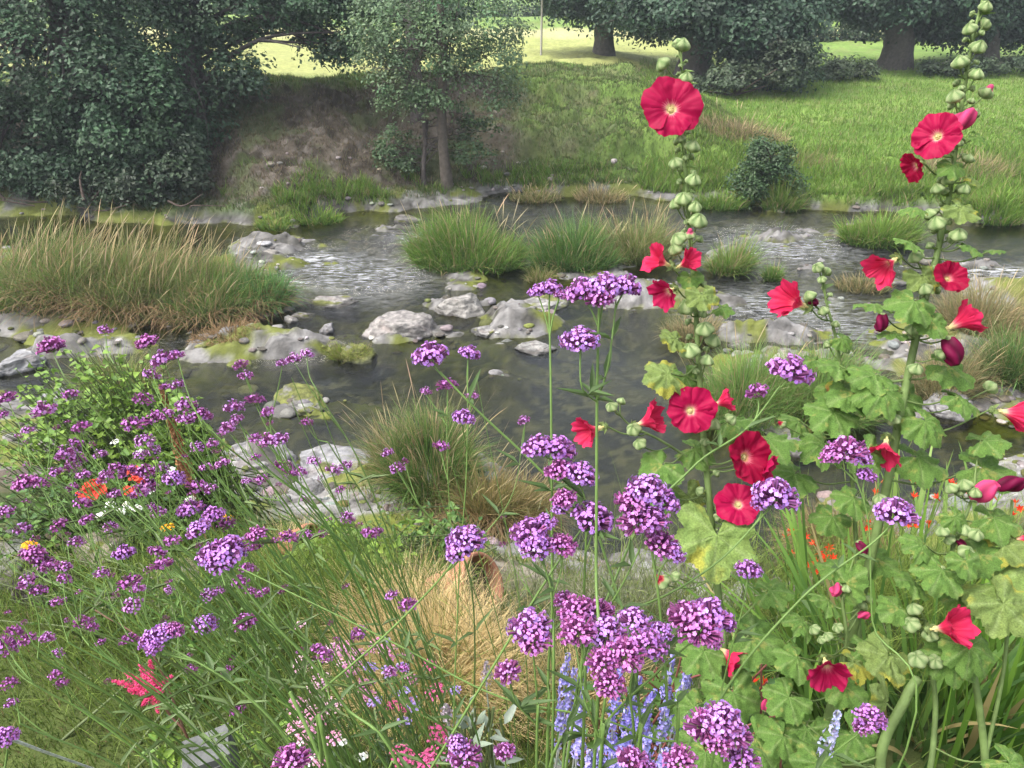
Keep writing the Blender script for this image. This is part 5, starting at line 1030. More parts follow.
def thicket():
    # plants are rooted in the bed; their sheaf of stems leans up and to the left
    roots = [(330, .95, 1.25), (300, 1.05, 1.45), (270, 1.2, 1.6), (240, 1.35, 1.7), (360, 1.0, 1.5), (390, 1.15, 1.6), (200, 1.2, 1.5), (150, 1.1, 1.35), (430, 1.2, 1.7)]
    cells = [((0, 330, 110, 450), (-.62, 1.25), 1.45, 'topmost verbenas over the lime green shrub at the far left'),
             ((110, 330, 172, 500), (-.52, 1.2), 1.4, 'verbena with heads around the rusty dock spike'),
             ((172, 340, 238, 480), (-.42, 1.2), 1.35, 'verbena standing against the dark pool left of the round mossy rock'),
             ((238, 340, 320, 445), (-.30, 1.15), 1.3, 'tall verbena with loose small heads before the round mossy rock'),
             ((238, 445, 420, 530), (-.22, 1.2), 1.35, 'verbena with small heads over the grey slabs by the water'),
             ((0, 450, 110, 545), (-.72, 1.2), 1.5, 'verbena around the coral red flowers at the left'),
             ((110, 480, 238, 560), (-.55, 1.1), 1.3, 'verbena with heads on both sides of the orange-yellow flower'),
             ((0, 545, 100, 615), (-.8, 1.1), 1.35, 'verbena with a dark dense cluster beside the burnt log'),
             ((0, 615, 110, 720), (-.75, .95), 1.2, 'verbena hanging its heads over the lawn at the left edge'),
             ((100, 555, 200, 700), (-.6, 1.0), 1.25, 'verbena with heads just above the pink astilbe stalks'),
             ((200, 560, 300, 720), (-.4, 1.0), 1.2, 'verbena with heads on the feathery tangle left of the yarrows'),
             ((238, 520, 420, 700), (-.2, 1.1), 1.35, 'verbena with scattered small heads around the blond grass'),
             ((420, 300, 600, 600), (.05, 1.2), 1.6, 'verbena with tiny far heads before the calm pool')]
    left = list(TH)
    # fillers: small young heads between the photographed ones
    fil = [(rnd(0, 340), rnd(420, 660), rnd(6, 9.5)) for _ in range(70)]
    left += [(a, b, c) for a, b, c in fil if b > 380 + max(0, a - 150) * .35]
    for (x0, y0, x1, y1), (bx, by), dep, lab in cells:
        mine = [h for h in left if x0 <= h[0] < x1 and y0 <= h[1] < y1]; left = [h for h in left if h not in mine]
        if not mine: continue
        mine = mine[:99]
        b = gnd(bx * .5, by); o = thing('verbena', lab, 'verbena', tuple(b), 'verbenas in the left thicket'); gs = G()
        pts = [np.array([h[0], h[1]]) for h in mine]; idx = list(range(len(mine))); groups = []
        while idx:
            i = min(idx, key=lambda k: pts[k][0] + pts[k][1] * .7); idx.sort(key=lambda k: np.linalg.norm(pts[k] - pts[i])); kmax = 1 + int(rng.integers(2, 5)); gsel = [k for k in idx[:kmax] if np.linalg.norm(pts[k] - pts[i]) < 42]; groups.append(gsel); idx = [k for k in idx if k not in gsel]
        for gr in groups:
            d0 = dep * rnd(.85, 1.2); c = np.mean([pts[k] for k in gr], 0); hi = max(gr, key=lambda k: -pts[k][1])
            node = at_t(c[0] + rnd(8, 26), max(pts[k][1] for k in gr) + rnd(18, 45), d0)
            mid = (b + node) / 2 + np.array([rnd(.0, .14), rnd(-.05, .05), rnd(.05, .2)])
            st = catmull([b + rng.normal(0, .16, 3) * [1, 1, 0], b * .6 + node * .4 + [rnd(.02, .12), 0, rnd(.05, .15)], mid * .4 + node * .6 + [.02, 0, .04], node], 8); tube(gs, local(o, st), [.0024, .0019, .0012], vary(STG, 1, .15)[0], 6)
            for k in gr:
                h = mine[k]; d = d0 * rnd(.97, 1.03); p = at_t(h[0], h[1], d); w_ = h[2] * d / FPX / 2 * 1.05; ax = unit(cv(rnd(-.5, .3), 1, rnd(-.1, .45))); foot = p - ax * w_ * .3
                s = st[int(rng.uniform(.8, .999) * len(st))] if k != hi else node
                tube(gs, local(o, catmull([s, s * .4 + foot * .6 - ax * .012 + rng.normal(0, .004, 3), foot], 5)), [.0012, .0008], STG, 5)
                ms = U_ if h[2] < 10 else (S_ if h[2] < 20 or rng.random() < .4 else (B_ if rng.random() < .35 else M_))
                f = link('flower_head', ms[rng.integers(len(ms))], o); f.location = Vector(local(o, foot)); f.scale = (w_,) * 3; f.rotation_mode = 'QUATERNION'; f.rotation_quaternion = Vector(ax).to_track_quat('Z', 'Y') @ Quaternion((0, 0, 1), rnd(0, 6.28))
            for q in range(3):
                i = int(rng.uniform(.1, .85) * len(st)); az = rnd(0, 6.28)
                for sg in (0, math.pi): leaves6(gs, [local(o, st[i])], [math.cos(az + sg), math.sin(az + sg), .7], [[0, 0, 1.0]], rnd(.03, .07), .007, (.10, .15, .05), droop=.3)
        # bare shoots
        for q in range(4):
            e = at_t(rnd(x0, x1), rnd(y0, y1) + 20, dep * rnd(.9, 1.15)); st = catmull([b, b * .5 + e * .5 + [.06, 0, .08], e], 8); tube(gs, local(o, st), [.002, .0007], STG, 5)
        gs.build('stem', M_STEM, o)
thicket()

# ------------------------------------------------------------------ hollyhocks
RED, CRIM, PNK, DRK = (.38, .003, .056), (.29, .002, .034), (.68, .045, .18), (.15, .004, .04)
def hh_flower(seed, openness=1.0, face=RED, back=PNK, throat=(.72, .62, .30), depth=.75):
    """unit-radius mallow flower opening along +Z: five overlapping crinkled petals"""
    r = np.random.default_rng(seed); g = G(); nr, na = 14, 22
    for k in range(5):
        a0 = k * math.tau / 5 + r.normal(0, .05); span = 1.95 + r.normal(0, .06)
        u = np.linspace(0, 1, nr)[:, None]; v = np.linspace(-.5, .5, na)[None, :]
        ang = a0 + v * span * (.62 + .38 * u ** .5)
        edge = 1 + r.normal(0, .06) - .20 * np.abs(v * 2) ** 4 - .03 * np.exp(-((v - r.normal(0, .1)) / .1) ** 2) + .022 * np.sin(v * 21 + seed + k * 2) + .014 * np.sin(v * 47 + 2 * k)
        rad = u * edge
        R = openness * rad * (.55 + .45 * u) + (1 - openness) * rad * .42
        zz = depth * .75 * (1 - np.exp(-2.6 * rad)) + (1 - openness) * rad * 1.05
        if openness > .75: zz = zz - .22 * np.clip(rad - .62, 0, 1) ** 1.5 * (1 + r.normal(0, .3))
        am = 1.7 if openness > .75 else 1.9
        ruff = am * (.040 * np.sin(v * 11 + 1.7 * k + seed) + .022 * np.sin(v * 27 + seed * 2 + k) + .010 * np.sin(v * 55 + k)) * u ** 2.4
        zz = zz + ruff + .05 * v * 2 * u
        zz = zz + (fbm(np.stack([R * np.cos(ang) * 1., R * np.sin(ang), 0 * R + k], -1), 7, 3, seed + 9) - .5) * .16 * u
        R = R + (.015 if openness > .75 else .05) * np.sin(v * 15 + 2 * k + seed) * u ** 2
        V = np.stack([R * np.cos(ang), R * np.sin(ang), zz], -1).reshape(-1, 3)
        uu = np.broadcast_to(u, (nr, na)).ravel(); vv = np.broadcast_to(v, (nr, na)).ravel()
        vein = .90 + .10 * np.sin(vv * 75 + 2 * np.sin(uu * 4)) * (1 - .5 * uu) + .10 * (fbm(V, 6, 3, seed + k) - .5) * 2 
        c = lerp2(np.tile(np.asarray(face, float), (len(uu), 1)) * (1 + r.normal(0, .05)), np.asarray(back), .25 * sstep(.55, 1, uu) * (openness < .8)) * vein[:, None]
        c = lerp2(c, (.78, .25, .30), sstep(.40, .27, uu + .05 * np.sin(vv * 40)) * .75); c = lerp2(c, throat, sstep(.29, .20, uu))
        I, J = np.meshgrid(np.arange(nr - 1), np.arange(na - 1), indexing='ij'); F = np.stack([I * na + J, (I + 1) * na + J, (I + 1) * na + J + 1, I * na + J + 1], -1).reshape(-1, 4)
        g.add(V, F, c, 0)
    me = g.mesh('flower', [M_PETAL])
    g = G()                                              # stamen column
    tube(g, [(0, 0, 0), (0, 0, .14), (0, 0, .26)], [.05, .045, .04], (.70, .62, .25), 8)
    n = 60; u = unit(r.normal(size=(n, 3))) * [1, 1, 1.2]; 
    for q in u: ellip(g, np.array([0, 0, .24]) + q * .085, .022, (.78, .70, .35), ICO1)
    st = g.mesh('stamens', M_LEAF)
    g = G()                                              # green calyx and epicalyx
    for k in range(5):
        a = k * math.tau / 5 + .3; d = np.array([math.cos(a), math.sin(a), .15 + 1.1 * (1 - openness)]); leaves6(g, [[0, 0, -.05]], d, [[0, 0, -1.0]], .36, .24, (.22, .30, .10), fold=.2, droop=-.15)
    for k in range(7):
        a = k * math.tau / 7; leaves6(g, [[0, 0, -.09]], [math.cos(a), math.sin(a), -.05], [[0, 0, -1.0]], .22, .11, (.17, .25, .08), fold=.1, droop=.1)
    ellip(g, np.array([0, 0, -.04]), np.array([.15, .15, .10]), (.24, .32, .12), ICO2)
    return me, st, g.mesh('calyx', M_HLEAF)
ICO1 = ico(1)
def hh_bud(seed, tip=None, size=1.0):
    """pleated green bud, unit radius, along +Z"""
    r = np.random.default_rng(seed); g = G(); n, m_ = 40, 12
    th = np.linspace(0, math.tau, n, endpoint=False)[None, :]; u = np.linspace(0, 1, m_)[:, None]
    R = np.sin(np.pi * np.clip(u, 0, 1) ** .78) ** .75 * (1 + .17 * np.abs(np.cos(th * 2.5 + 1.2 * u)) - .09) ; Zz = -.55 + 1.5 * u + .14 * np.cos(th * 5) * u ** 3
    V = np.stack([R * np.cos(th), R * np.sin(th), np.broadcast_to(Zz, R.shape)], -1).reshape(-1, 3)
    rid = np.abs(np.cos(th * 2.5 + 1.2 * u)).ravel() ** 2
    c = lerp2(np.tile((.20, .30, .11), (len(V), 1)), (.38, .46, .22), rid) * (1 + r.normal(0, .06))
    if tip is not None: c = lerp2(c, tip, sstep(.72, .86, np.broadcast_to(u, R.shape).ravel()))
    I, J = np.meshgrid(np.arange(m_ - 1), np.arange(n), indexing='ij'); K = (J + 1) % n; F = np.stack([I * n + J, I * n + K, (I + 1) * n + K, (I + 1) * n + J], -1).reshape(-1, 4); g.add(V, F, c)
    for k in range(7):
        a = k * math.tau / 7 + r.normal(0, .1); leaves6(g, [[0, 0, -.5]], [math.cos(a), math.sin(a), .55], [[-math.cos(a) * .6, -math.sin(a) * .6, 1.0]], 1.15, .55, (.24, .33, .12), fold=.12, droop=-.12)
    if tip is not None: ellip(g, np.array([0, 0, .9]), np.array([.42, .42, .55]), tip, ICO3)
    return g.mesh('bud', M_HLEAF)
def hh_closed(seed, col):
    """furled flower: twisted cigar of petals, unit length"""
    g = G(); n, m_ = 30, 16; th = np.linspace(0, math.tau, n, endpoint=False)[None, :]; u = np.linspace(0, 1, m_)[:, None]
    R = (.20 + .12 * np.sin(np.pi * u)) * np.clip(1.15 - u ** 4 * .5, 0, 1) * (1 + .22 * np.sin(3 * th + 5 * u)); V = np.stack([R * np.cos(th), R * np.sin(th), np.broadcast_to(u * 1.0, R.shape)], -1).reshape(-1, 3)
    c = np.tile(np.asarray(col, float), (len(V), 1)) * (.8 + .3 * np.sin(3 * th + 5 * u).ravel()[:, None])
    I, J = np.meshgrid(np.arange(m_ - 1), np.arange(n), indexing='ij'); K = (J + 1) % n; F = np.stack([I * n + J, I * n + K, (I + 1) * n + K, (I + 1) * n + J], -1).reshape(-1, 4); g.add(V, F, c); g.add(np.vstack([V[-n:], [0, 0, .93]]), [[q, (q + 1) % n, n] for q in range(n)], c[0])
    return g.mesh('furled_flower', M_PETAL)
def hh_leaf(seed, cols=((.085, .175, .036), (.145, .25, .05)), yellow=0.0, lobes=5, droop=.25):
    """lobed, wrinkled mallow leaf, unit radius, petiole joins at the origin, blade spreads along +X"""
    r = np.random.default_rng(seed); nr, na = 20, 90; th = np.linspace(-2.72, 2.72, na)[None, :]; u = np.linspace(0, 1, nr)[:, None]
    lob = .76 + .24 * np.cos(th * lobes / 5.44 * 6.283) ** 1 * (1 if lobes % 2 else -1) * -1 if False else .74 + .26 * np.abs(np.cos(th * lobes * .5 / 5.44 * 6.283)) ** .8
    out = lob * (.95 - .12 * (np.abs(th) / 2.72) ** 2) + .025 * np.sin(th * 30 + seed) + .018 * np.sin(th * 57 + seed)
    rad = u * out; x_ = rad * np.cos(th) + .12; y_ = rad * np.sin(th)
    vein = np.exp(-(np.abs(((th * lobes / 5.44 + 0.0) + .5 if lobes % 2 == 0 else th * lobes / 5.44 + 0.0) - np.round(th * lobes / 5.44)) / .07) ** 2)
    z_ = -droop * rad ** 2 * (1 + .4 * r.normal()) + .07 * (1 - np.abs(np.cos(th * lobes * .5 / 5.44 * 6.283))) * u * -1 + .07 * np.sin(th * 9 + seed) * u ** 2 - .03 * vein * u
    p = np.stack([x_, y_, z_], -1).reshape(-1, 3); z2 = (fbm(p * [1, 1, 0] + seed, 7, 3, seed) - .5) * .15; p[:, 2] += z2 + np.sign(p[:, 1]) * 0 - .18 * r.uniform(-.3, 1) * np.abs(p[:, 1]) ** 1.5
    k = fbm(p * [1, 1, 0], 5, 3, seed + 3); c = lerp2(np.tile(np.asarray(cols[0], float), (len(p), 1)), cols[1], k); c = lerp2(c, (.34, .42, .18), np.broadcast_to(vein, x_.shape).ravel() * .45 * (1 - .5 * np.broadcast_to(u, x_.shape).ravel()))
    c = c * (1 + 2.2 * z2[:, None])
    if yellow:
        q = fbm(p * [1, 1, 0] + 7, 2.2, 4, seed + 5) + .28 * np.broadcast_to(u, x_.shape).ravel() - .12; ym = sstep(.78 - .42 * yellow, .92 - .42 * yellow, q); c = lerp2(c, (.36, .34, .05), ym * .8); c = lerp2(c, (.30, .12, .04), sstep(1.02 - .3 * yellow, 1.1 - .3 * yellow, q) * .8)
    else:
        q = fbm(p * [1, 1, 0] + 7, 6, 3, seed + 5); c = lerp2(c, (.30, .30, .08), sstep(.68, .76, q) * .6)
    I, J = np.meshgrid(np.arange(nr - 1), np.arange(na - 1), indexing='ij'); F = np.stack([I * na + J, (I + 1) * na + J, (I + 1) * na + J + 1, I * na + J + 1], -1).reshape(-1, 4)
    g = G(); g.add(p, F, c); return g.mesh('leaf', M_HLEAF)
HF_O = [hh_flower(s, 1.0) for s in (1, 2, 3, 21, 22)]; HF_H = [hh_flower(s, .65, RED, PNK) for s in (4, 5, 15)]; HF_S = [hh_flower(s, .42, (.60, .02, .08), PNK, depth=.8) for s in (6, 7, 16)]; HF_D = [hh_flower(8, .8, CRIM, CRIM, (.5, .35, .12))]
HB = [hh_bud(s) for s in (1, 2, 3)]; HBR = [hh_bud(4, (.45, .01, .05)), hh_bud(5, (.62, .08, .2))]
HC = [hh_closed(1, (.62, .06, .18)), hh_closed(2, DRK)]
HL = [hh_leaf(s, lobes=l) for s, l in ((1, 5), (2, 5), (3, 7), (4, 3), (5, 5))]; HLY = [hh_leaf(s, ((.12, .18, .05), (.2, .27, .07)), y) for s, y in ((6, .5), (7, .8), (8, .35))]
HLB = [hh_leaf(s, ((.15, .24, .06), (.23, .31, .08)), .35, 5, .1) for s in (9, 10)]
LB = [(s, s) for s in ()]
def hollyhock(label, stems, flowers=(), buds=(), leaves=(), auto=(), group=None):
    p0 = at_t(*stems[0][0][:3]); b = gnd(p0[0], p0[1]); o = thing('hollyhock', label, 'hollyhock', tuple(b), group); gs = G(); polys = []
    SC_ = (.15, .22, .07)
    for j, s in enumerate(stems):
        P = np.array([at_t(*p[:3]) for p in s]); R = [p[3] / 1000 for p in s]
        if len(s[0]) > 4: P = np.vstack([b + (P[0] - b) * [.4, .4, 0], P]); R = [R[0]] + R
        q = catmull(P, 8); polys.append(q); tube(gs, local(o, q), R, SC_, 10)
    allp = np.vstack(polys)
    def attach(p, up=.02, rr=.0016, sag=.0, col=SC_, reach=.0):
        dd = np.linalg.norm(allp - p, axis=1) + np.clip(allp[:, 2] - p[2] + up, 0, None) * 3; s = allp[int(np.argmin(dd))]
        tube(gs, local(o, catmull([s, (s + p) / 2 + [0, 0, sag - .15 * np.linalg.norm(p - s)], p], 5)), [rr * 1.15, rr], col, 6); return s
    def put(me, p, ax, sc, roll=None):
        f = link(me.name.split('.')[0], me, o); f.location = Vector(local(o, p)); f.scale = (sc,) * 3; f.rotation_mode = 'QUATERNION'; f.rotation_quaternion = Vector(ax).to_track_quat('Z', 'Y') @ Quaternion((0, 0, 1), rnd(0, 6.28) if roll is None else roll); return f
    for fl in flowers:      # (px, py, depth, width_px, kind, axis xyz)
        px, py, t, w_, kind, ax = fl[:6]; ax = cv(*ax); p = at_t(px, py, t); sc = w_ * t / FPX / 2
        if kind == 'C' or kind == 'D':
            me = HC[kind == 'D']; f = put(me, p - ax * sc, ax, sc * 2); foot = p - ax * sc; c = put(HB[0], foot, ax, sc * .42); c.name = 'calyx'; attach(foot)
            continue
        sets = {'O': HF_O, 'H': HF_H, 'S': HF_S, 'K': HF_D}[kind]; me, st, cal = sets[rng.integers(len(sets))]
        off = {'O': .22, 'H': .45, 'S': .55, 'K': .3}[kind]; scl = sc * {'O': .95, 'H': 1.3, 'S': 1.5, 'K': 1.1}[kind]; foot = p - ax * scl * off
        f = put(me, foot, ax, scl); s_ = link('stamens', st, f); c_ = link('calyx', cal, f)
        attach(foot - ax * scl * .1)
    for bd in buds:         # (px, py, depth, size_px, tip?)
        px, py, t, w_ = bd[:4]; p = at_t(px, py, t); dd = np.linalg.norm(allp - p, axis=1); s = allp[int(np.argmin(dd))]; ax = unit((p - s) / (np.linalg.norm(p - s) + 1e-5) * .8 + UPV * .9 + rng.normal(0, .15, 3))
        sc = w_ * t / FPX / 2 * .84; me = (HBR[bd[4] - 1] if len(bd) > 4 else HB[rng.integers(3)]); put(me, p, ax, sc); attach(p - ax * sc * .5, rr=.0013)
    for (j, f0, f1, n, sz) in auto:   # buds packed along a stem
        q = polys[j]
        for k in range(n):
            if k % 2: 
                kk = catmull(q[int((f0 + (f1 - f0) * k / n) * (len(q) - 2)):][:2], 2); az = rnd(0, 6.28); leaves6(gs, [local(o, kk[0])], [math.cos(az), math.sin(az), .5], [[0, 0, 1.0]], rnd(.018, .034), .014, (.17, .26, .08), droop=.3)
            f_ = f0 + (f1 - f0) * (k + rnd(-.3, .3)) / n; i = f_ * (len(q) - 1); i0 = int(min(max(i, 0), len(q) - 2)); s = q[i0] + (q[i0 + 1] - q[i0]) * (i - i0); T = unit(q[i0 + 1] - q[i0])
            a = k * 2.4 + rnd(-.3, .3); A = unit(np.cross(T, [0.2, .9, .1])); Bv = np.cross(T, A); out = A * math.cos(a) + Bv * math.sin(a); sc = (sz[0] + (sz[1] - sz[0]) * k / max(n - 1, 1)) / 2000 * rnd(.85, 1.15)
            p = s + out * (sc * 1.5 + .004) + T * sc * .5; put(HB[rng.integers(3)], p, unit(out * .8 + T * .8 + rng.normal(0, .15, 3)), sc); tube(gs, local(o, [s - T * .004, p - out * sc * .5]), [.0018, .0015], SC_, 5)
    for lf in leaves:       # (px, py, depth, width_px, set, outward xyz, normal xyz)
        px, py, t, w_, st, ox, nx = lf; p = at_t(px, py, t); X_ = cv(*ox); N = cv(*nx); N = unit(N - X_ * (N @ X_)); Y_ = np.cross(N, X_); sc = w_ * t / FPX / 2.0; foot = p - X_ * sc * .32
        me = st[rng.integers(len(st))]; f = link('leaf', me, o); M4 = Matrix([[X_[0] * sc, Y_[0] * sc, N[0] * sc, 0], [X_[1] * sc, Y_[1] * sc, N[1] * sc, 0], [X_[2] * sc, Y_[2] * sc, N[2] * sc, 0], [0, 0, 0, 1]]); l = local(o, foot); M4.translation = Vector(l); f.matrix_local = M4
        attach(foot, up=.01, rr=.0016, col=(.17, .24, .08))
    gs.build('stem', M_HLEAF, o); return o
L_ = HL; Y_L = HLY; B_L = HLB
hollyhock('tall hollyhock right of the centre, wide open red flower with yellow eye near its top',
  [[(735, 850, 1.55, 9, 1), (728, 700, 1.52, 8), (715, 560, 1.5, 7), (703, 430, 1.5, 6), (695, 300, 1.5, 5), (686, 180, 1.5, 4), (683, 100, 1.5, 3), (681, 50, 1.5, 2)], [(708, 470, 1.5, 3), (660, 440, 1.5, 2.5), (630, 425, 1.5, 2), (612, 405, 1.5, 1.6)]],
  [(671, 110, 1.46, 60, 'O', (-.25, -.05, 1)), (662, 262, 1.47, 30, 'S', (-.9, .3, .5)), (668, 292, 1.46, 34, 'H', (-.8, -.5, .5)), (684, 264, 1.46, 26, 'S', (.6, .3, .7)), (594, 430, 1.47, 32, 'S', (-.9, -.25, .5)), (645, 422, 1.46, 34, 'S', (.8, .35, .5)),
   (690, 411, 1.44, 50, 'O', (-.15, .05, 1)), (720, 403, 1.47, 24, 'S', (.8, .3, .3)), (744, 457, 1.45, 52, 'K', (.3, .15, .9)), (760, 468, 1.46, 34, 'H', (.8, -.4, .5)), (738, 505, 1.46, 46, 'O', (-.1, .45, 1)), (728, 654, 1.5, 30, 'S', (.7, -.6, .5))],
  [(664, 65, 1.48, 19), (682, 47, 1.5, 20), (686, 79, 1.47, 17), (678, 44, 1.5, 14), (700, 106, 1.5, 12), (681, 140, 1.47, 13), (692, 148, 1.47, 19), (676, 164, 1.47, 17), (693, 181, 1.47, 19), (683, 200, 1.47, 20), (694, 208, 1.47, 18), (676, 205, 1.48, 16), (698, 222, 1.46, 22), (679, 240, 1.47, 20), (690, 236, 1.46, 14, 2), (612, 407, 1.48, 15), (621, 402, 1.5, 11), (634, 430, 1.46, 18), (688, 308, 1.47, 24), (705, 330, 1.46, 22), (690, 352, 1.46, 24), (712, 342, 1.48, 20), (706, 362, 1.47, 18), (676, 250, 1.47, 18), (713, 425, 1.47, 18), (730, 420, 1.47, 16), (663, 583, 1.45, 20, 1), (676, 577, 1.47, 14), (640, 444, 1.46, 16), (710, 300, 1.48, 18)],
  [(703, 298, 1.43, 40, Y_L, (.1, -1, .5), (0, .4, 1)), (725, 308, 1.47, 30, L_, (1, -.2, .3), (0, .8, .6)), (663, 375, 1.43, 52, Y_L, (-1, -.2, .3), (0, .6, 1)), (672, 338, 1.45, 38, Y_L, (-1, .1, .4), (0, .7, .8)), (690, 280, 1.47, 30, L_, (-.2, -1, .4), (-.3, .3, 1)), (658, 468, 1.45, 56, L_, (-.8, -.5, .4), (0, .8, .7)), (716, 545, 1.42, 100, B_L, (-.2, -1, .5), (.1, .5, 1)), (700, 450, 1.5, 50, L_, (.8, -.3, .3), (0, .8, .7)), (660, 500, 1.48, 44, L_, (-.6, -.8, .4), (0, .6, .9)), (775, 440, 1.55, 60, L_, (1, .1, .3), (0, .9, .6)), (690, 500, 1.52, 46, Y_L, (.4, -1, .3), (0, .6, .9)), (688, 380, 1.5, 44, L_, (.3, -.9, .4), (.2, .4, 1)), (735, 420, 1.55, 50, L_, (.9, .2, .2), (0, .9, .4)), (760, 640, 1.5, 70, L_, (.9, -.3, .3), (0, .8, .7)), (700, 655, 1.5, 60, L_, (-.7, -.5, .4), (0, .8, .7)), (735, 700, 1.45, 70, L_, (.2, -1, .5), (0, .6, .9)), (690, 710, 1.45, 56, L_, (-.9, -.4, .3), (0, .8, .6)), (775, 590, 1.55, 50, L_, (.9, .1, .3), (0, .9, .5)), (705, 760, 1.4, 70, L_, (-.2, -.9, .5), (0, .7, .9)), (760, 745, 1.4, 64, L_, (.5, -.8, .5), (0, .6, .9))],
  auto=[(0, .80, .995, 14, (13, 7)), (0, .60, .80, 22, (17, 14)), (0, .40, .60, 14, (18, 16))])
hollyhock('tall right hollyhock reaching past the top edge with red flowers at many heights',
  [[(790, 900, 1.6, 10, 1), (815, 768, 1.58, 10), (845, 660, 1.55, 10), (868, 570, 1.53, 9), (888, 480, 1.5, 8.5), (903, 400, 1.5, 7.5), (920, 320, 1.5, 7), (938, 250, 1.5, 6), (950, 190, 1.5, 5), (958, 130, 1.5, 4), (966, 80, 1.5, 3.5), (975, 30, 1.5, 3), (990, -30, 1.5, 2)]],
  [(938, 137, 1.46, 50, 'O', (-.75, .1, .75)), (963, 120, 1.47, 26, 'C', (.7, .6, .3)), (917, 165, 1.47, 32, 'K', (-1, -.5, .1)), (889, 264, 1.46, 34, 'S', (-.75, -.5, .3)), (947, 279, 1.45, 36, 'K', (.1, .3, 1)), (957, 324, 1.47, 36, 'S', (.9, .5, .3)), (952, 352, 1.45, 28, 'D', (.1, -1, .3)), (881, 323, 1.47, 18, 'D', (-.4, -1, .3)), (885, 447, 1.46, 34, 'S', (-.4, -.7, .5)), (1009, 413, 1.5, 36, 'S', (1, -.2, .2))],
  [(985, 8, 1.49, 16), (970, 30, 1.48, 17), (985, 25, 1.5, 14), (978, 48, 1.48, 19), (960, 64, 1.48, 20), (976, 76, 1.48, 17), (985, 94, 1.49, 18, 2), (955, 98, 1.48, 20), (963, 62, 1.5, 15), (974, 114, 1.5, 14), (968, 160, 1.47, 14), (950, 180, 1.47, 18), (938, 190, 1.48, 16), (963, 190, 1.47, 16), (937, 225, 1.47, 22), (958, 236, 1.46, 20), (930, 215, 1.48, 16), (916, 258, 1.47, 18), (955, 210, 1.47, 15), (925, 290, 1.46, 18), (940, 355, 1.46, 16), (915, 370, 1.47, 18), (912, 330, 1.47, 16), (990, 388, 1.5, 18), (893, 420, 1.47, 18), (880, 500, 1.47, 16)],
  [(954, 168, 1.45, 34, L_, (-.1, -1, .5), (0, .4, 1)), (981, 138, 1.47, 26, L_, (.8, -.7, .2), (.2, .6, .8)), (976, 180, 1.48, 28, Y_L, (.9, -.6, .2), (.3, .8, .5)), (912, 208, 1.46, 32, L_, (-1, -.1, .2), (0, 1, .5)), (965, 210, 1.45, 46, Y_L, (.8, -.7, .5), (.2, .6, .9)), (908, 242, 1.45, 36, L_, (-1, .1, .4), (0, .8, .6)), (972, 247, 1.46, 36, L_, (.9, -.5, .3), (.3, .8, .5)), (996, 250, 1.48, 24, L_, (1, 0, .2), (0, 1, .3)), (912, 305, 1.43, 56, L_, (-.7, -.8, .5), (-.1, .5, 1)), (925, 280, 1.46, 44, Y_L, (.3, -1, .5), (0, .6, 1)), (870, 304, 1.5, 44, L_, (-1, 0, .1), (0, 1, .3)), (890, 333, 1.48, 36, L_, (-1, -.1, .2), (0, .9, .3)), (935, 325, 1.44, 40, L_, (.5, -.9, .5), (0, .5, 1)), (870, 375, 1.48, 60, L_, (-1, -.1, .4), (0, .9, .7)), (880, 395, 1.45, 62, L_, (-.6, -.8, .5), (0, .6, .9)), (955, 370, 1.5, 64, L_, (.7, -.5, .3), (.3, .6, .7)), (930, 425, 1.46, 60, L_, (.6, -.8, .5), (.2, .6, .9)), (965, 400, 1.48, 50, L_, (1, -.6, .3), (.2, .8, .5)), (835, 365, 1.52, 50, L_, (-1, .2, .3), (0, .9, .6)), (830, 415, 1.5, 62, L_, (-.9, -.5, .4), (0, .7, .9)), (870, 455, 1.45, 54, L_, (.4, -1, .4), (0, .6, .9)), (925, 460, 1.5, 66, L_, (.9, -.4, .4), (.1, .8, .7)), (990, 470, 1.5, 72, L_, (.9, -.3, .4), (0, .8, .8)), (850, 500, 1.52, 44, L_, (-.9, -.4, .3), (0, .7, .8)), (905, 400, 1.5, 56, L_, (.2, -1, .5), (0, .6, .9)), (848, 395, 1.5, 60, L_, (-1, -.2, .3), (0, .8, .7))],
  auto=[(0, .80, .96, 20, (16, 11)), (0, .66, .80, 18, (17, 15)), (0, .52, .66, 12, (17, 16))])
hollyhock('short hollyhock shoot between the two tall ones with one side-facing red flower',
  [[(860, 850, 1.62, 5, 1), (858, 600, 1.6, 4.5), (850, 450, 1.6, 4), (838, 350, 1.58, 3.2), (826, 300, 1.57, 2.4), (822, 262, 1.57, 1.6)]],
  [(797, 303, 1.55, 38, 'S', (-.9, .25, .4)), (813, 302, 1.56, 12, 'D', (.3, -.3, .6))],
  [(818, 268, 1.56, 14), (826, 272, 1.57, 13), (822, 280, 1.56, 11), (824, 312, 1.55, 14), (810, 297, 1.55, 16), (835, 325, 1.57, 11), (845, 350, 1.57, 12), (828, 345, 1.58, 12), (783, 425, 1.58, 10, 1)],
  [(845, 340, 1.56, 30, L_, (.8, -.6, .4), (0, .7, .8)), (812, 360, 1.58, 34, L_, (-1, -.1, .3), (0, .9, .5)), (835, 400, 1.55, 48, L_, (-.5, -.8, .4), (0, .6, .9)), (820, 445, 1.56, 58, L_, (-.9, -.4, .4), (0, .8, .8)), (845, 390, 1.54, 36, Y_L, (.5, -1, .4), (0, .5, 1)), (790, 475, 1.6, 60, L_, (-.9, -.2, .4), (0, .9, .7)), (795, 420, 1.62, 44, L_, (-1, .3, .3), (0, .9, .6)), (830, 520, 1.58, 46, L_, (-.6, -.6, .4), (0, .8, .7)), (880, 560, 1.55, 50, L_, (.8, -.3, .4), (0, .8, .7)), (835, 570, 1.55, 44, L_, (-.8, -.2, .4), (0, .9, .6))],
  auto=[(0, .80, .98, 5, (12, 9))])
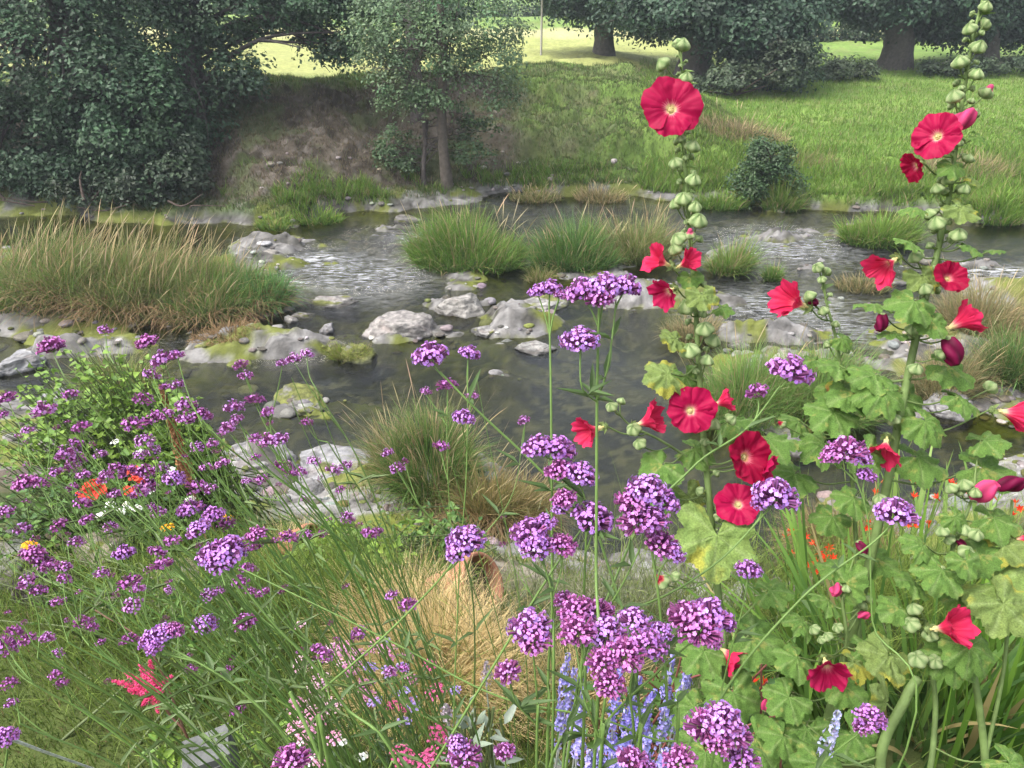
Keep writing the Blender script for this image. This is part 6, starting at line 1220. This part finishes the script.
hollyhock('low hollyhock with a nodding red flower seen from behind near the bottom',
  [[(800, 900, 1.5, 6, 1), (822, 780, 1.5, 5.5), (838, 700, 1.5, 5), (846, 640, 1.5, 4), (842, 600, 1.5, 3)], [(905, 900, 1.35, 9, 1), (880, 768, 1.35, 9), (905, 700, 1.35, 8.5), (918, 678, 1.35, 8)]],
  [(827, 667, 1.42, 42, 'H', (-.1, -.55, .9)), (836, 590, 1.5, 16, 'C', (-.5, -.3, .5)), (767, 705, 1.45, 14, 'C', (.2, .8, .5)), (862, 548, 1.5, 14, 'D', (.3, -.8, .4)), (864, 615, 1.5, 12, 'C', (.6, .3, .5))],
  [(815, 630, 1.47, 14), (828, 637, 1.46, 13), (838, 628, 1.48, 13), (846, 590, 1.5, 12), (822, 640, 1.46, 11), (862, 606, 1.5, 13), (868, 600, 1.5, 12)],
  [(793, 660, 1.45, 50, L_, (-.9, -.2, .4), (0, .8, .7)), (850, 690, 1.42, 52, L_, (.8, -.5, .4), (0, .7, .8)), (785, 700, 1.42, 56, L_, (-.9, -.4, .4), (0, .8, .7)), (805, 735, 1.4, 62, L_, (-.5, -.9, .5), (0, .6, .9)), (870, 650, 1.47, 48, L_, (.9, -.1, .4), (0, .9, .6)), (780, 740, 1.38, 50, L_, (-.8, -.5, .5), (0, .7, .8)), (857, 740, 1.36, 60, L_, (.6, -.8, .5), (0, .6, .9)), (850, 580, 1.5, 50, L_, (.4, .6, .5), (0, .7, .7)), (800, 620, 1.5, 44, L_, (-.9, .3, .3), (0, .9, .5)), (825, 600, 1.5, 40, L_, (-.7, .2, .3), (0, .9, .5)), (860, 665, 1.45, 44, Y_L, (.7, -.3, .3), (0, .8, .6)), (885, 700, 1.34, 58, Y_L, (-.4, .5, .5), (-.2, .6, .9)), (820, 770, 1.3, 60, L_, (-.2, -.9, .5), (0, .7, .9))])
hollyhock('right-hand hollyhock bush with a bright pink half-open flower',
  [[(990, 900, 1.45, 8, 1), (985, 760, 1.45, 7), (975, 680, 1.45, 6), (962, 610, 1.45, 5), (950, 560, 1.45, 4), (968, 510, 1.46, 3), (975, 490, 1.46, 2.5)], [(918, 830, 1.45, 6, 1), (935, 720, 1.45, 5), (930, 660, 1.45, 4), (925, 620, 1.45, 3)], [(985, 760, 1.45, 4), (1005, 660, 1.45, 3.5), (1008, 560, 1.45, 3), (1012, 500, 1.46, 2.4)]],
  [(945, 628, 1.38, 40, 'S', (.5, .3, .7)), (985, 491, 1.43, 28, 'C', (.4, .5, .6)), (1012, 484, 1.43, 24, 'D', (.7, .3, .5)), (1022, 540, 1.43, 30, 'S', (.8, 0, .5)), (962, 545, 1.44, 12, 'D', (.3, -.6, .4)), (1016, 558, 1.43, 16, 'D', (.2, -.8, .4))],
  [(952, 489, 1.44, 16), (965, 486, 1.44, 18), (975, 493, 1.43, 16), (943, 532, 1.43, 17), (963, 530, 1.43, 18), (975, 535, 1.42, 18), (966, 553, 1.41, 20), (938, 570, 1.42, 16), (915, 610, 1.42, 18), (912, 625, 1.42, 20), (930, 635, 1.41, 18), (918, 660, 1.4, 22), (935, 662, 1.4, 18), (960, 492, 1.45, 14), (950, 540, 1.44, 14)],
  [(958, 520, 1.42, 34, L_, (.5, -.8, .4), (0, .6, .9)), (920, 545, 1.43, 46, L_, (-.9, .1, .4), (0, .8, .8)), (940, 575, 1.4, 60, L_, (-.6, -.6, .5), (0, .7, .9)), (967, 565, 1.38, 40, L_, (.1, -1, .5), (0, .5, 1)), (1005, 590, 1.4, 84, B_L, (.8, -.4, .5), (0, .6, 1)), (1010, 610, 1.36, 76, Y_L, (.6, -.8, .5), (0, .5, 1)), (970, 600, 1.42, 56, L_, (.7, -.5, .4), (0, .8, .7)), (895, 610, 1.44, 50, L_, (-.9, -.2, .4), (0, .9, .6)), (885, 660, 1.42, 62, Y_L, (-.8, -.5, .5), (0, .6, .9)), (975, 652, 1.38, 66, L_, (.5, -.8, .5), (0, .7, .9)), (955, 660, 1.4, 66, L_, (-.1, -.8, .6), (0, .7, .8)), (1000, 520, 1.44, 56, L_, (.7, -.2, .4), (0, .8, .8)), (985, 555, 1.43, 54, L_, (.9, .1, .4), (0, .8, .8)), (910, 580, 1.44, 50, L_, (-.8, .3, .4), (0, .9, .6)), (1010, 545, 1.42, 50, Y_L, (.9, .3, .4), (0, .8, .8)), (990, 440, 1.5, 50, L_, (.8, .1, .4), (0, .9, .6)), (1015, 768, 1.3, 56, L_, (.6, -.5, .5), (0, .8, .8))])
# ------------------------------------------------------------------ haze in the valley air
m, t = nodes('haze'); pv = N_(t, 'ShaderNodeVolumePrincipled'); pv.inputs['Color'].default_value = (.82, .90, 1.0, 1); pv.inputs['Density'].default_value = .0013; pv.inputs['Anisotropy'].default_value = .2
o_ = N_(t, 'ShaderNodeOutputMaterial'); t.links.new(pv.outputs[0], o_.inputs['Volume'])
b = bmesh.new(); bmesh.ops.create_cube(b, size=1); me = bpy.data.meshes.new('haze'); b.to_mesh(me); b.free(); me.materials.append(m)
h_ = link('haze', me); h_.location = (0, 205, 25); h_.scale = (560, 450, 56); h_['kind'] = 'stuff'; h_['label'] = 'thin damp haze over the far trees and meadow'; h_['category'] = 'haze'
print('ground z range', Z.min() if False else '', 'top', max((o.matrix_world @ Vector(c))[2] for o in SC.objects if o.type == 'MESH' and o.name != 'haze' for c in o.bound_box))
